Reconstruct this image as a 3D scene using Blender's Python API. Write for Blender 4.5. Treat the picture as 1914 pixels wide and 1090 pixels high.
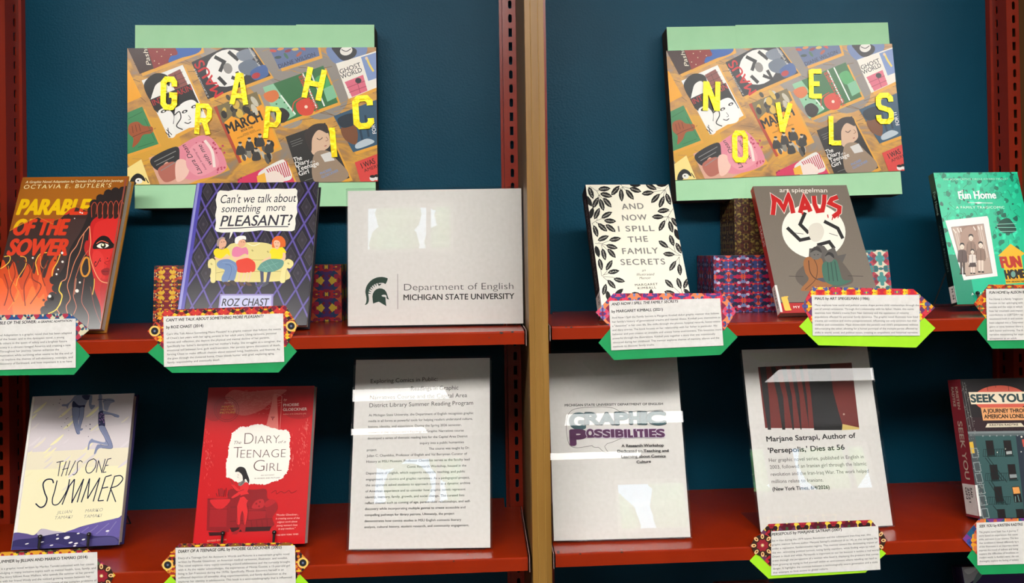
import bpy, math, random
import numpy as np
from mathutils import Vector, Matrix, Euler

for o in list(bpy.data.objects):
    bpy.data.objects.remove(o)
SC = bpy.context.scene
COL = SC.collection
W_PX, H_PX = 1914, 1090

# ------------------------------------------------------------------ camera
CAMP = dict(x=-0.08506, y=-1.16509, z=0.11759, yaw=0.056208, pitch=0.007657, roll=-0.015543, f=1465.457, cx=978.837, cy=459.662)
def camera_axes(c):
    cy, sy = math.cos(c['yaw']), math.sin(c['yaw']); cp, sp = math.cos(c['pitch']), math.sin(c['pitch'])
    fwd = Vector((sy*cp, cy*cp, sp)); right = Vector((cy, -sy, 0)); up = right.cross(fwd)
    cr, sr = math.cos(c['roll']), math.sin(c['roll'])
    return cr*right + sr*up, -sr*right + cr*up, fwd
cam_data = bpy.data.cameras.new('camera')
cam = bpy.data.objects.new('camera', cam_data); COL.objects.link(cam)
rx, ux, fx = camera_axes(CAMP)
mw = Matrix((rx, ux, -fx)).transposed().to_4x4()
mw.translation = Vector((CAMP['x'], CAMP['y'], CAMP['z']))
cam.matrix_world = mw
cam_data.sensor_fit = 'HORIZONTAL'; cam_data.sensor_width = 36.0
cam_data.lens = CAMP['f'] / W_PX * 36.0
cam_data.shift_x = (W_PX/2 - CAMP['cx']) / W_PX
cam_data.shift_y = (CAMP['cy'] - H_PX/2) / W_PX
cam_data.clip_start = 0.02
SC.camera = cam

# ------------------------------------------------------------------ exposure, sky
SC.view_settings.view_transform = 'Standard'
SC.view_settings.look = 'None'
SC.view_settings.gamma = 1.0
SC.view_settings.use_curve_mapping = False
SC.view_settings.exposure = 0.0
LAMP_MAIN, LAMP_FAR, SKY = 23.0, 8.5, 9.0
wd = bpy.data.worlds.new('sky'); SC.world = wd; wd.use_nodes = True
_n = wd.node_tree.nodes; _l = wd.node_tree.links
sky = _n.new('ShaderNodeTexSky'); sky.sky_type = 'PREETHAM' if hasattr(sky, 'turbidity') else 'NISHITA'
sky.turbidity = 3.0; sky.sun_direction = (0.3, 0.5, 0.8)
_bg = _n['Background']; _bg.inputs['Strength'].default_value = SKY
_l.new(sky.outputs['Color'], _bg.inputs['Color'])

# ------------------------------------------------------------------ materials
def lin(h):
    h = h.lstrip('#'); out = []
    for i in (0, 2, 4):
        c = int(h[i:i+2], 16)/255.0
        out.append(c/12.92 if c <= 0.04045 else ((c+0.055)/1.055)**2.4)
    return (*out, 1.0)
MATS = {}
def new_mat(name):
    m = bpy.data.materials.new(name); m.use_nodes = True
    return m, m.node_tree.nodes, m.node_tree.links, m.node_tree.nodes['Principled BSDF']
def ink(h, rough=0.35, metal=0.0):
    key = (h, rough, metal)
    if key not in MATS:
        m, n, l, b = new_mat('print_' + h.strip('#'))
        b.inputs['Specular IOR Level'].default_value = 0.35
        b.inputs['Base Color'].default_value = lin(h)
        b.inputs['Roughness'].default_value = rough
        b.inputs['Metallic'].default_value = metal
        MATS[key] = m
    return MATS[key]
def coords(n, l, scale=(1, 1, 1)):
    tc = n.new('ShaderNodeTexCoord'); mp = n.new('ShaderNodeMapping')
    mp.inputs['Scale'].default_value = scale
    l.new(tc.outputs['Object'], mp.inputs['Vector'])
    return mp.outputs['Vector']
def noise(n, l, vec, scale, detail=3, rough=0.5, dist=0.0):
    t = n.new('ShaderNodeTexNoise')
    t.inputs['Scale'].default_value = scale; t.inputs['Detail'].default_value = detail
    t.inputs['Roughness'].default_value = rough; t.inputs['Distortion'].default_value = dist
    l.new(vec, t.inputs['Vector'])
    return t.outputs['Fac']
def ramp(n, l, fac, stops, const=False):
    r = n.new('ShaderNodeValToRGB'); e = r.color_ramp.elements
    if const: r.color_ramp.interpolation = 'CONSTANT'
    while len(e) < len(stops): e.new(0.5)
    for k, (p, c) in enumerate(stops):
        e[k].position = p; e[k].color = lin(c)
    l.new(fac, r.inputs['Fac'])
    return r.outputs['Color']
def bump(n, l, b, fac, strength, dist=0.001):
    bp = n.new('ShaderNodeBump'); bp.inputs['Strength'].default_value = strength; bp.inputs['Distance'].default_value = dist
    l.new(fac, bp.inputs['Height']); l.new(bp.outputs['Normal'], b.inputs['Normal'])
def surf(name, stops, scale, vscale=(1, 1, 1), rough=0.5, bscale=None, bstr=0.2, bdist=0.001, detail=4, dist=0.0, coat=0.0, metal=0.0, spec=0.5):
    m, n, l, b = new_mat(name)
    b.inputs['Specular IOR Level'].default_value = spec
    v = coords(n, l, vscale)
    l.new(ramp(n, l, noise(n, l, v, scale, detail, 0.55, dist), stops), b.inputs['Base Color'])
    b.inputs['Roughness'].default_value = rough; b.inputs['Metallic'].default_value = metal
    b.inputs['Coat Weight'].default_value = coat; b.inputs['Coat Roughness'].default_value = 0.12
    if bscale: bump(n, l, b, noise(n, l, v, bscale, 2), bstr, bdist)
    return m
M = {}
M['panel'] = surf('blue_panel_paint', [(0.3, '#0a4258'), (0.7, '#0d4b63')], 3.0, rough=0.42, bscale=260, bstr=0.5, bdist=0.0012, spec=0.14)
M['red'] = surf('red_shelf_enamel', [(0.3, '#8a2205'), (0.7, '#982806')], 8.0, rough=0.24, bscale=380, bstr=0.08, bdist=0.0004)
M['post'] = surf('red_post_enamel', [(0.3, '#8e2410'), (0.7, '#9a2a12')], 8.0, rough=0.3, bscale=400, bstr=0.1, bdist=0.0004)
M['bracket'] = surf('bracket_steel', [(0.3, '#4a1408'), (0.7, '#5a1c10')], 30, rough=0.35)
M['edge'] = surf('worn_steel_edge', [(0.3, '#b59a94'), (0.7, '#8a6a64')], 60, rough=0.35)
M['chip'] = surf('chipped_paint', [(0.3, '#1a100d'), (0.7, '#3a281e')], 300, rough=0.7)
M['wood'] = surf('honey_wood', [(0.25, '#74501c'), (0.5, '#8a6328'), (0.75, '#9a7234')], 26, (1, 1, 0.07), rough=0.42, bscale=160, bstr=0.12, dist=0.6)
M['wood_pale'] = surf('worn_wood_line', [(0.3, '#a8803e'), (0.7, '#c49a50')], 60, (1, 1, 0.1), rough=0.5)
M['wood_side'] = surf('dark_wood_side', [(0.25, '#5e431f'), (0.75, '#745730')], 26, (1, 1, 0.07), rough=0.5, dist=0.5)
M['mint'] = surf('mint_paper', [(0.3, '#a0d4a6'), (0.7, '#a9dbae')], 14, rough=0.6)
M['carton'] = surf('brown_carton', [(0.3, '#33271c'), (0.7, '#43352a')], 30, rough=0.8)
M['paper'] = surf('white_paper', [(0.3, '#dcd9d4'), (0.7, '#e6e3df')], 160, rough=0.7)
M['sheet'] = surf('printer_paper', [(0.3, '#d3d0cb'), (0.7, '#dad7d3')], 160, rough=0.7)
M['green'] = surf('green_card', [(0.3, '#0a9150'), (0.7, '#0f9a57')], 30, rough=0.6)
M['lime'] = surf('lime_card', [(0.3, '#a2e31a'), (0.7, '#aaea22')], 30, rough=0.6)
M['pages'] = surf('page_edges', [(0.3, '#a9a49c'), (0.7, '#c6c1b8')], 900, (0.02, 1, 0.02), rough=0.8, bscale=900, bstr=0.4, bdist=0.0004)
M['wire'] = surf('black_wire', [(0.3, '#0b0b0b'), (0.7, '#161616')], 30, rough=0.3)
M['collage'] = surf('collage_backdrop', [(0.28, '#7f7a74'), (0.42, '#a9793a'), (0.5, '#d39a33'), (0.58, '#c28a3c'), (0.7, '#8d6338')], 9, (1, 1, 2.2), rough=0.3, detail=8, dist=1.2)
M['foil'] = surf('gold_foil', [(0.3, '#e9c400'), (0.7, '#fff000')], 50, rough=0.3, metal=0.35, bscale=140, bstr=0.5, bdist=0.002)
M['plaster'] = surf('plaster', [(0.3, '#8a857c'), (0.7, '#969086')], 3, rough=0.8)
M['carpet'] = surf('carpet', [(0.3, '#3c3833'), (0.7, '#47423c')], 60, rough=0.95, bscale=300, bstr=0.5)
M['tile'] = surf('ceiling_tile', [(0.3, '#cfccc6'), (0.7, '#dad7d1')], 80, rough=0.9)
M['frame'] = surf('window_frame_paint', [(0.3, '#bdb8ae'), (0.7, '#cac5bb')], 10, rough=0.5)
M['leaf'] = surf('leaves', [(0.3, '#6f9a45'), (0.7, '#b4d684')], 6, rough=0.7)
def glossy_clear(name, ior, tint='#ffffff'):
    m = bpy.data.materials.new(name); m.use_nodes = True
    n, l = m.node_tree.nodes, m.node_tree.links
    n.remove(n['Principled BSDF'])
    tr = n.new('ShaderNodeBsdfTransparent'); tr.inputs['Color'].default_value = lin(tint)
    gl = n.new('ShaderNodeBsdfGlossy'); gl.inputs['Roughness'].default_value = 0.01
    fr = n.new('ShaderNodeFresnel'); ge = n.new('ShaderNodeNewGeometry'); ma = n.new('ShaderNodeMath'); ma.operation = 'MULTIPLY_ADD'
    ma.inputs[1].default_value = 1.0/ior - ior; ma.inputs[2].default_value = ior      # a thin sheet: the same reflection from either face
    l.new(ge.outputs['Backfacing'], ma.inputs[0]); l.new(ma.outputs[0], fr.inputs['IOR'])
    mx = n.new('ShaderNodeMixShader')
    l.new(fr.outputs['Fac'], mx.inputs['Fac']); l.new(tr.outputs['BSDF'], mx.inputs[1]); l.new(gl.outputs['BSDF'], mx.inputs[2])
    l.new(mx.outputs['Shader'], n['Material Output'].inputs['Surface'])
    return m
M['acrylic'] = glossy_clear('clear_acrylic', 1.49)
M['pane'] = glossy_clear('window_glass', 1.45, '#f4f8f6')
def lamp_mat(name, s):
    m = bpy.data.materials.new(name); m.use_nodes = True
    n, l = m.node_tree.nodes, m.node_tree.links
    n.remove(n['Principled BSDF'])
    e = n.new('ShaderNodeEmission'); e.inputs['Color'].default_value = (1.0, 0.972, 0.93, 1); e.inputs['Strength'].default_value = s
    l.new(e.outputs['Emission'], n['Material Output'].inputs['Surface'])
    return m
def kaleido(name, cols, cell=170.0, period=0.024):
    """gift-wrap print: mirrored mosaic of small coloured facets"""
    key = ('k', name)
    if key in MATS: return MATS[key]
    m, n, l, b = new_mat(name)
    tc = n.new('ShaderNodeTexCoord'); sp = n.new('ShaderNodeSeparateXYZ'); l.new(tc.outputs['Object'], sp.inputs['Vector'])
    cb = n.new('ShaderNodeCombineXYZ')
    for ax in ('X', 'Y', 'Z'):
        pp = n.new('ShaderNodeMath'); pp.operation = 'PINGPONG'; pp.inputs[1].default_value = period * (0.8 if ax == 'Z' else 1.0)
        l.new(sp.outputs[ax], pp.inputs[0]); l.new(pp.outputs[0], cb.inputs[ax])
    vo = n.new('ShaderNodeTexVoronoi'); vo.inputs['Scale'].default_value = cell; vo.distance = 'MANHATTAN'
    l.new(cb.outputs[0], vo.inputs['Vector'])
    sc = n.new('ShaderNodeSeparateColor'); l.new(vo.outputs['Color'], sc.inputs[0])
    k = len(cols)
    l.new(ramp(n, l, sc.outputs[0], [(i/k, c) for i, c in enumerate(cols)], True), b.inputs['Base Color'])
    b.inputs['Roughness'].default_value = 0.45
    MATS[key] = m
    return m

# ------------------------------------------------------------------ meshes
class MB:
    """collects faces and links them as ONE mesh object"""
    def __init__(s): s.v = []; s.f = []; s.m = []; s.mats = []
    def slot(s, mat):
        if mat not in s.mats: s.mats.append(mat)
        return s.mats.index(mat)
    def add(s, verts, faces, mat):
        k = len(s.v); i = s.slot(mat)
        s.v += [tuple(map(float, p)) for p in verts]
        for f in faces: s.f.append([k+q for q in f]); s.m.append(i)
    def box(s, x0, x1, y0, y1, z0, z1, mat):
        v = [(x, y, z) for x in (x0, x1) for y in (y0, y1) for z in (z0, z1)]
        s.add(v, [(0, 1, 3, 2), (4, 6, 7, 5), (0, 4, 5, 1), (2, 3, 7, 6), (0, 2, 6, 4), (1, 5, 7, 3)], mat)
    def prism(s, pts, fn, h0, h1, mat):
        """polygon pts, fn(p, h) -> point; a solid between heights h0 and h1"""
        n = len(pts)
        v = [fn(p, h0) for p in pts] + [fn(p, h1) for p in pts]
        s.add(v, [tuple(range(n))[::-1], tuple(range(n, 2*n))] + [(i, (i+1) % n, n+(i+1) % n, n+i) for i in range(n)], mat)
    def tube(s, path, r, mat, n=10, cap=True):
        P = [Vector(p) for p in path]; rings = []; prev = None
        for i, p in enumerate(P):
            t = (P[min(i+1, len(P)-1)] - P[max(i-1, 0)]).normalized()
            a = prev if prev else (Vector((1, 0, 0)) if abs(t.x) < 0.9 else Vector((0, 1, 0)))
            a = (a - t*a.dot(t)).normalized(); prev = a; c = t.cross(a)
            rings.append([p + r*(math.cos(2*math.pi*k/n)*a + math.sin(2*math.pi*k/n)*c) for k in range(n)])
        v = [q for rg in rings for q in rg]; f = []
        for i in range(len(P)-1):
            for k in range(n): f.append((i*n+k, i*n+(k+1) % n, (i+1)*n+(k+1) % n, (i+1)*n+k))
        if cap: f += [tuple(range(n))[::-1], tuple(range((len(P)-1)*n, len(P)*n))]
        s.add(v, f, mat)
    def ball(s, c, r, mat, nu=12, nv=8):
        v = []; f = []
        for i in range(nv+1):
            th = math.pi*i/nv
            for k in range(nu):
                ph = 2*math.pi*k/nu
                v.append((c[0]+r*math.sin(th)*math.cos(ph), c[1]+r*math.sin(th)*math.sin(ph), c[2]+r*math.cos(th)))
        for i in range(nv):
            for k in range(nu): f.append((i*nu+k, (i+1)*nu+k, (i+1)*nu+(k+1) % nu, i*nu+(k+1) % nu))
        s.add(v, f, mat)
    def build(s, name, parent=None, bevel=0.0, smooth=False, label=None):
        me = bpy.data.meshes.new(name); me.from_pydata(s.v, [], s.f)
        for m in s.mats: me.materials.append(m)
        me.polygons.foreach_set('material_index', s.m)
        if smooth: me.polygons.foreach_set('use_smooth', [True]*len(s.f))
        me.update()
        o = bpy.data.objects.new(name, me); COL.objects.link(o)
        if parent: o.parent = parent
        if bevel:
            b = o.modifiers.new('bevel', 'BEVEL'); b.width = bevel; b.segments = 2; b.limit_method = 'ANGLE'; b.angle_limit = 0.7
        if label: o['label'] = label
        return o
def thing(name, label, cat, loc=(0, 0, 0), rot=(0, 0, 0), group=None):
    o = bpy.data.objects.new(name, None); COL.objects.link(o)
    o.empty_display_size = 0.02
    o.location = loc; o.rotation_euler = rot
    return tag(o, label, cat, group)
def tag(o, label, cat, group=None):
    o['label'] = label; o['category'] = cat
    if group: o['group'] = group
    return o
def struct(o): o['kind'] = 'structure'; return o

# ------------------------------------------------------------------ printed artwork
def homography(src, W, H):
    dst = [(0, H), (W, H), (W, 0), (0, 0)]; A = []; B = []
    for (x, y), (u, v) in zip(src, dst):
        A.append([x, y, 1, 0, 0, 0, -u*x, -u*y]); B.append(u)
        A.append([0, 0, 0, x, y, 1, -v*x, -v*y]); B.append(v)
    return np.append(np.linalg.solve(np.array(A, float), np.array(B, float)), 1).reshape(3, 3)
def spline(pts, closed, k=6):
    P = [np.array(p, float) for p in pts]; n = len(P); out = []
    for i in range(n if closed else n-1):
        p0, p1, p2, p3 = (P[(i-1) % n], P[i], P[(i+1) % n], P[(i+2) % n]) if closed else (P[max(i-1, 0)], P[i], P[i+1], P[min(i+2, n-1)])
        for j in range(k):
            t = j/k
            out.append(tuple(0.5*((2*p1)+(-p0+p2)*t+(2*p0-5*p1+4*p2-p3)*t*t+(-p0+3*p1-3*p2+p3)*t**3)))
    if not closed: out.append(tuple(P[-1]))
    return out
def ribbon(pts, w, closed=False):
    P = [np.array(p, float) for p in pts]; n = len(P); L = []; Rr = []
    for i in range(n):
        a = P[(i-1) % n] if (closed or i > 0) else P[i]
        c = P[(i+1) % n] if (closed or i < n-1) else P[i]
        d1 = P[i]-a; d2 = c-P[i]
        u1 = d1/np.linalg.norm(d1) if np.linalg.norm(d1) > 1e-9 else None
        u2 = d2/np.linalg.norm(d2) if np.linalg.norm(d2) > 1e-9 else None
        if u1 is None: u1 = u2
        if u2 is None: u2 = u1
        n1 = np.array([-u1[1], u1[0]]); n2 = np.array([-u2[1], u2[0]]); m = n1+n2
        m = m/max(np.linalg.norm(m), 1e-6); k = 1/max(0.5, m@n1)
        ww = w[i] if isinstance(w, (list, tuple)) else w
        L.append(P[i]+m*k*ww/2); Rr.append(P[i]-m*k*ww/2)
    q = []
    for i in range(n if closed else n-1):
        j = (i+1) % n
        q.append([L[i], L[j], Rr[j], Rr[i]])
    return q
_TXT = {}
def glyphs(s, bold, shear, space):
    key = (s, bold, shear, space)
    if key not in _TXT:
        cu = bpy.data.curves.new('lettering', 'FONT'); cu.body = s; cu.size = 1.0
        cu.offset = min(bold, 0.0); cu.shear = shear; cu.space_character = space
        cu.resolution_u = 3 if len(s) > 24 else 5; cu.fill_mode = 'FRONT'
        ob = bpy.data.objects.new('lettering', cu); COL.objects.link(ob)
        me = bpy.data.meshes.new_from_object(ob.evaluated_get(bpy.context.evaluated_depsgraph_get()))
        V = np.array([tuple(v.co)[:2] for v in me.vertices]); F = [tuple(p.vertices) for p in me.polygons]
        bpy.data.meshes.remove(me); bpy.data.objects.remove(ob); bpy.data.curves.remove(cu)
        _TXT[key] = (V, F)
    return _TXT[key]
CAP = 0.729
class Art:
    """flat print on one face of a part: shapes are drawn on the sheet and laid on it in thin layers of ink"""
    STEP = 2.0e-6
    def __init__(s, mb, frame, W, H, org, U, V, N, rough=0.35, base=1.0e-4):
        s.mb = mb; s.W = W; s.H = H; s.h = homography(frame, W, H)
        s.o = Vector(org); s.U = Vector(U); s.V = Vector(V); s.N = Vector(N); s.r = rough; s.lay = base
        s.x0 = s.y0 = 0.0; s.k = 1.0; s.lo = (0.0, 0.0); s.hi = (W, H)
    def view(s, x0, y0, k): s.x0, s.y0, s.k = x0, y0, k; return s
    def uv(s, p):
        q = s.h @ np.array([s.x0+p[0]/s.k, s.y0+p[1]/s.k, 1.0]); return q[:2]/q[2]
    def clip(s, P):
        for ax, val, sg in ((0, s.lo[0], 1), (0, s.hi[0], -1), (1, s.lo[1], 1), (1, s.hi[1], -1)):
            if not len(P): return P
            out = []
            for i in range(len(P)):
                a, b = P[i-1], P[i]; da, db = sg*(a[ax]-val), sg*(b[ax]-val)
                if da >= 0 > db or da < 0 <= db: out.append(a+(b-a)*da/(da-db))
                if db >= 0: out.append(b)
            P = out
        return P
    def inside(s, P, W):
        a = sum(W[i-1][0]*W[i][1]-W[i][0]*W[i-1][1] for i in range(len(W)))
        if a < 0: W = W[::-1]
        for i in range(len(W)):
            o, e = W[i-1], W[i]-W[i-1]; out = []
            for j in range(len(P)):
                u, v = P[j-1], P[j]; du = e[0]*(u-o)[1]-e[1]*(u-o)[0]; dv = e[0]*(v-o)[1]-e[1]*(v-o)[0]
                if du >= 0 > dv or du < 0 <= dv: out.append(u+(v-u)*du/(du-dv))
                if dv >= 0: out.append(v)
            P = out
            if not P: break
        return P
    def p3(s, q): return s.o + s.U*float(q[0]) + s.V*float(q[1]) + s.N*s.lay
    def mat(s, c): return ink(c, s.r) if isinstance(c, str) else c
    def fill(s, polys, c, uvspace=False):
        for P in polys:
            P = [np.array(p, float) for p in P] if uvspace else [s.uv(p) for p in P]
            P = s.clip(P)
            if len(P) >= 3:
                a = sum(P[i-1][0]*P[i][1]-P[i][0]*P[i-1][1] for i in range(len(P)))
                if abs(a) < 1e-12: continue
                if a < 0: P = P[::-1]
                s.mb.add([s.p3(q) for q in P], [tuple(range(len(P)))], s.mat(c))
        s.lay += s.STEP
    def sheet(s, c): s.fill([[(0, 0), (s.W, 0), (s.W, s.H), (0, s.H)]], c, True)
    def poly(s, pts, c): s.fill([pts], c)
    def polys(s, L, c): s.fill(L, c)
    def blob(s, pts, c, k=6): s.fill([spline(pts, True, k)], c)
    def ell(s, x, y, a, b, c, rot=0.0, n=22):
        cr, sr = math.cos(math.radians(rot)), math.sin(math.radians(rot))
        s.fill([[(x+a*math.cos(t)*cr-b*math.sin(t)*sr, y+a*math.cos(t)*sr+b*math.sin(t)*cr) for t in [2*math.pi*i/n for i in range(n)]]], c)
    def line(s, pts, w, c, closed=False): s.fill(ribbon(pts, w, closed), c)
    def curve(s, pts, w, c, closed=False, k=6): s.fill(ribbon(spline(pts, closed, k), w, closed), c)
    def lines(s, L, w, c): s.fill([q for P in L for q in ribbon(P, w)], c)
    def box(s, x0, y0, x1, y1, c): s.poly([(x0, y0), (x1, y0), (x1, y1), (x0, y1)], c)
    def dots(s, L, c, n=8):
        s.fill([[(x+r*math.cos(2*math.pi*i/n), y+r*math.sin(2*math.pi*i/n)) for i in range(n)] for x, y, r in L], c)
    def text(s, t, p0, p1, cap, c, bold=0.0, shear=0.0, space=1.0, within=None):
        """baseline from p0 to p1, capital height cap (drawing units); within = convex patch that shows the letters"""
        Vx, F = glyphs(t, bold, shear, space)
        if len(Vx) == 0: return
        a, b = s.uv(p0), s.uv(p1); d = b-a; L = np.linalg.norm(d); d = d/L; nn = np.array([-d[1], d[0]])
        ex = (np.array(p1, float)-np.array(p0, float)); ex /= np.linalg.norm(ex)
        hh = np.linalg.norm(s.uv((p0[0]+ex[1]*cap, p0[1]-ex[0]*cap))-a)
        x0, x1 = Vx[:, 0].min(), Vx[:, 0].max()
        Q = a + np.outer((Vx[:, 0]-x0)/(x1-x0)*L, d) + np.outer(Vx[:, 1]/CAP*hh, nn)
        if (Q[:, 0] >= s.lo[0]).all() and (Q[:, 0] <= s.hi[0]).all() and (Q[:, 1] >= s.lo[1]).all() and (Q[:, 1] <= s.hi[1]).all():
            ds = [(0, 0)]                               # heavier weight: the letters printed again a hair to each side
            if bold > 0.025: ds += [(k*math.cos(2*math.pi*i/12), k*.8*math.sin(2*math.pi*i/12)) for k in (.5, 1) for i in range(12)]
            elif bold > 0: ds += [(-1, 0), (1, 0), (0, .7), (0, -.7)]
            for dx, dy in ds:
                off = (d*dx+nn*dy)*bold*hh/CAP
                if within:
                    s.fill([s.inside([Q[i]+off for i in f], [s.uv(w) for w in within]) for f in F], c, True)
                else:
                    s.mb.add([s.p3(q + off) for q in Q], F, s.mat(c)); s.lay += s.STEP
        else:
            s.fill([[Q[i] for i in f] for f in F], c, True)
    def para(s, lines, p0, p1, dy, cap, c, bold=0.0, shear=0.0, ref=None):
        """left-aligned lines; p0-p1 is the width of the longest one; dy = step (x, y)"""
        ws = []
        for t in lines:
            Vx, F = glyphs(t, bold, shear, 1.0); ws.append(Vx[:, 0].max()-Vx[:, 0].min())
        m = ref or max(ws)
        for i, (t, w) in enumerate(zip(lines, ws)):
            ox, oy = dy[0]*i, dy[1]*i
            s.text(t, (p0[0]+ox, p0[1]+oy), (p0[0]+(p1[0]-p0[0])*w/m+ox, p0[1]+(p1[1]-p0[1])*w/m+oy), cap, c, bold, shear)
# ------------------------------------------------------------------ dimensions (metres; Z = 0 on the upper left shelf, Y into the case)
BAY = 0.93621; WOOD = 0.01408; POST = 0.03824; YP = 0.2343; YB = 0.2877; LIP = 0.0197
Z_UL, Z_UR, Z_LL, Z_LR = 0.0, 0.00564, -0.33593, -0.33264
FLOOR, CEIL = -1.25, 1.35

# ------------------------------------------------------------------ the room
def slab(name, x0, x1, y0, y1, z0, z1, mat):
    mb = MB(); mb.box(x0, x1, y0, y1, z0, z1, mat); return struct(mb.build(name))
slab('floor', -4.6, 4.6, -6.0, 0.5, FLOOR-0.05, FLOOR, M['carpet'])
slab('ceiling', -4.6, 4.6, -6.0, 0.5, CEIL, CEIL+0.05, M['tile'])
slab('wall_front', -4.6, 4.6, 0.32, 0.42, FLOOR, CEIL, M['plaster'])
slab('wall_left', -4.6, -4.5, -5.9, 0.32, FLOOR, CEIL, M['plaster'])
slab('wall_right', 4.5, 4.6, -5.9, 0.32, FLOOR, CEIL, M['plaster'])
YW = -5.8
OPEN = [(-2.95, -2.15), (-1.85, -1.0), (0.85, 1.75), (2.15, 3.0), (3.2, 4.0)]; WZ0, WZ1 = 0.74, 1.2
mb = MB()
mb.box(-4.6, 4.6, YW-0.1, YW, FLOOR, WZ0, M['plaster']); mb.box(-4.6, 4.6, YW-0.1, YW, WZ1, CEIL, M['plaster'])
xs = [-4.6] + [v for o in OPEN for v in o] + [4.6]
for i in range(0, len(xs), 2): mb.box(xs[i], xs[i+1], YW-0.1, YW, WZ0, WZ1, M['plaster'])
struct(mb.build('wall_back'))
for i, (a, b) in enumerate(OPEN):
    mb = MB(); t = 0.035
    mb.box(a, b, YW-0.07, YW-0.02, WZ0, WZ0+t, M['frame']); mb.box(a, b, YW-0.07, YW-0.02, WZ1-t, WZ1, M['frame'])
    mb.box(a, a+t, YW-0.07, YW-0.02, WZ0+t, WZ1-t, M['frame']); mb.box(b-t, b, YW-0.07, YW-0.02, WZ0+t, WZ1-t, M['frame'])
    xm = a+(b-a)*0.72; mb.box(xm-t/2, xm+t/2, YW-0.07, YW-0.02, WZ0+t, WZ1-t, M['frame'])
    w = struct(mb.build('window_%d' % (i+1)))
    mb = MB()
    mb.box(a+t, xm-t/2, YW-0.048, YW-0.044, WZ0+t, WZ1-t, M['pane']); mb.box(xm+t/2, b-t, YW-0.048, YW-0.044, WZ0+t, WZ1-t, M['pane'])
    mb.build('pane', w)
rng = random.Random(5)
mb = MB()
for k in range(90):
    mb.ball((rng.uniform(-7, 8), YW-3.5-rng.uniform(0, 1.5), rng.uniform(-1.0, 3.4)), rng.uniform(0.18, 0.5), M['leaf'], 9, 6)
tr = mb.build('tree_foliage'); tr['kind'] = 'stuff'; tag(tr, 'green foliage of the trees outside the library windows', 'tree')
M['lamp_main'] = lamp_mat('lamp_diffuser_main', LAMP_MAIN); M['lamp_far'] = lamp_mat('lamp_diffuser', LAMP_FAR)
def ceiling_light(x, y, lx, ly, mat):
    t = thing('ceiling_light', 'long white fluorescent ceiling light facing the shelves', 'light', (x, y, CEIL), group='ceiling lights of the reading room')
    mb = MB(); e = 0.03; h = 0.05
    for b in ((-lx/2-e, lx/2+e, -ly/2-e, -ly/2), (-lx/2-e, lx/2+e, ly/2, ly/2+e), (-lx/2-e, -lx/2, -ly/2, ly/2), (lx/2, lx/2+e, -ly/2, ly/2)):
        mb.box(*b, -h, 0, M['frame'])
    mb.box(-lx/2, lx/2, -ly/2, ly/2, -0.006, 0, M['frame'])
    mb.build('housing', t)
    mb = MB(); mb.box(-lx/2, lx/2, -ly/2, ly/2, -h+0.004, -h+0.012, mat); mb.build('diffuser', t)
for x, y, lx, ly in ((-1.5, -1.7, 1.25, 0.6), (0.0, -1.7, 1.25, 0.6), (1.5, -1.7, 1.25, 0.6)): ceiling_light(x, y, lx, ly, M['lamp_main'])
for x, y, lx, ly in ((-1.55, -4.35, 1.25, 0.3), (0.98, -4.4, 1.25, 0.28), (3.0, -4.1, 1.25, 0.3), (-1.9, -5.38, 1.25, 0.22), (0.45, -5.38, 1.2, 0.22)): ceiling_light(x, y, lx, ly, M['lamp_far'])

# ------------------------------------------------------------------ the bookcase
case = thing('bookcase', 'tall built-in bookcase with blue back panels, red slotted posts and wooden dividers', 'bookcase', (0, YB, FLOOR))
def in_case(mb, name, **k):
    o = mb.build(name, case, **k); o.location = (0, -YB, -FLOOR); return o
for x0 in (-BAY, 0):
    mb = MB(); mb.box(x0+WOOD, x0+BAY-WOOD, YB, YB+0.008, FLOOR, CEIL-0.02, M['panel'])
    in_case(mb, 'back_panel', label='blue painted back panel')
for xd in (-BAY, 0, BAY):
    mb = MB()
    mb.box(xd-WOOD, xd+WOOD, 0.012, YB+0.008, FLOOR, CEIL-0.02, M['wood_side'])
    dv = in_case(mb, 'divider', label='dark wooden divider')
    mb = MB(); y0, y1 = -0.0144, 0.012; c = 0.0052
    mb.box(xd-WOOD, xd-c-0.0006, y0, y1, FLOOR, CEIL-0.02, M['wood']); mb.box(xd+c+0.0006, xd+WOOD, y0, y1, FLOOR, CEIL-0.02, M['wood'])
    mb.box(xd-c, xd+c, y0-0.0006, y1, FLOOR, CEIL-0.02, M['wood'])
    for q in (-c-0.0003, c+0.0003): mb.box(xd+q-0.0003, xd+q+0.0003, y0-0.0011, y1, FLOOR, CEIL-0.02, M['wood_pale'])
    mb.build('edge_trim', dv, bevel=0.0006, label='honey wooden edge trim')
PITCH = 0.02517
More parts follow.
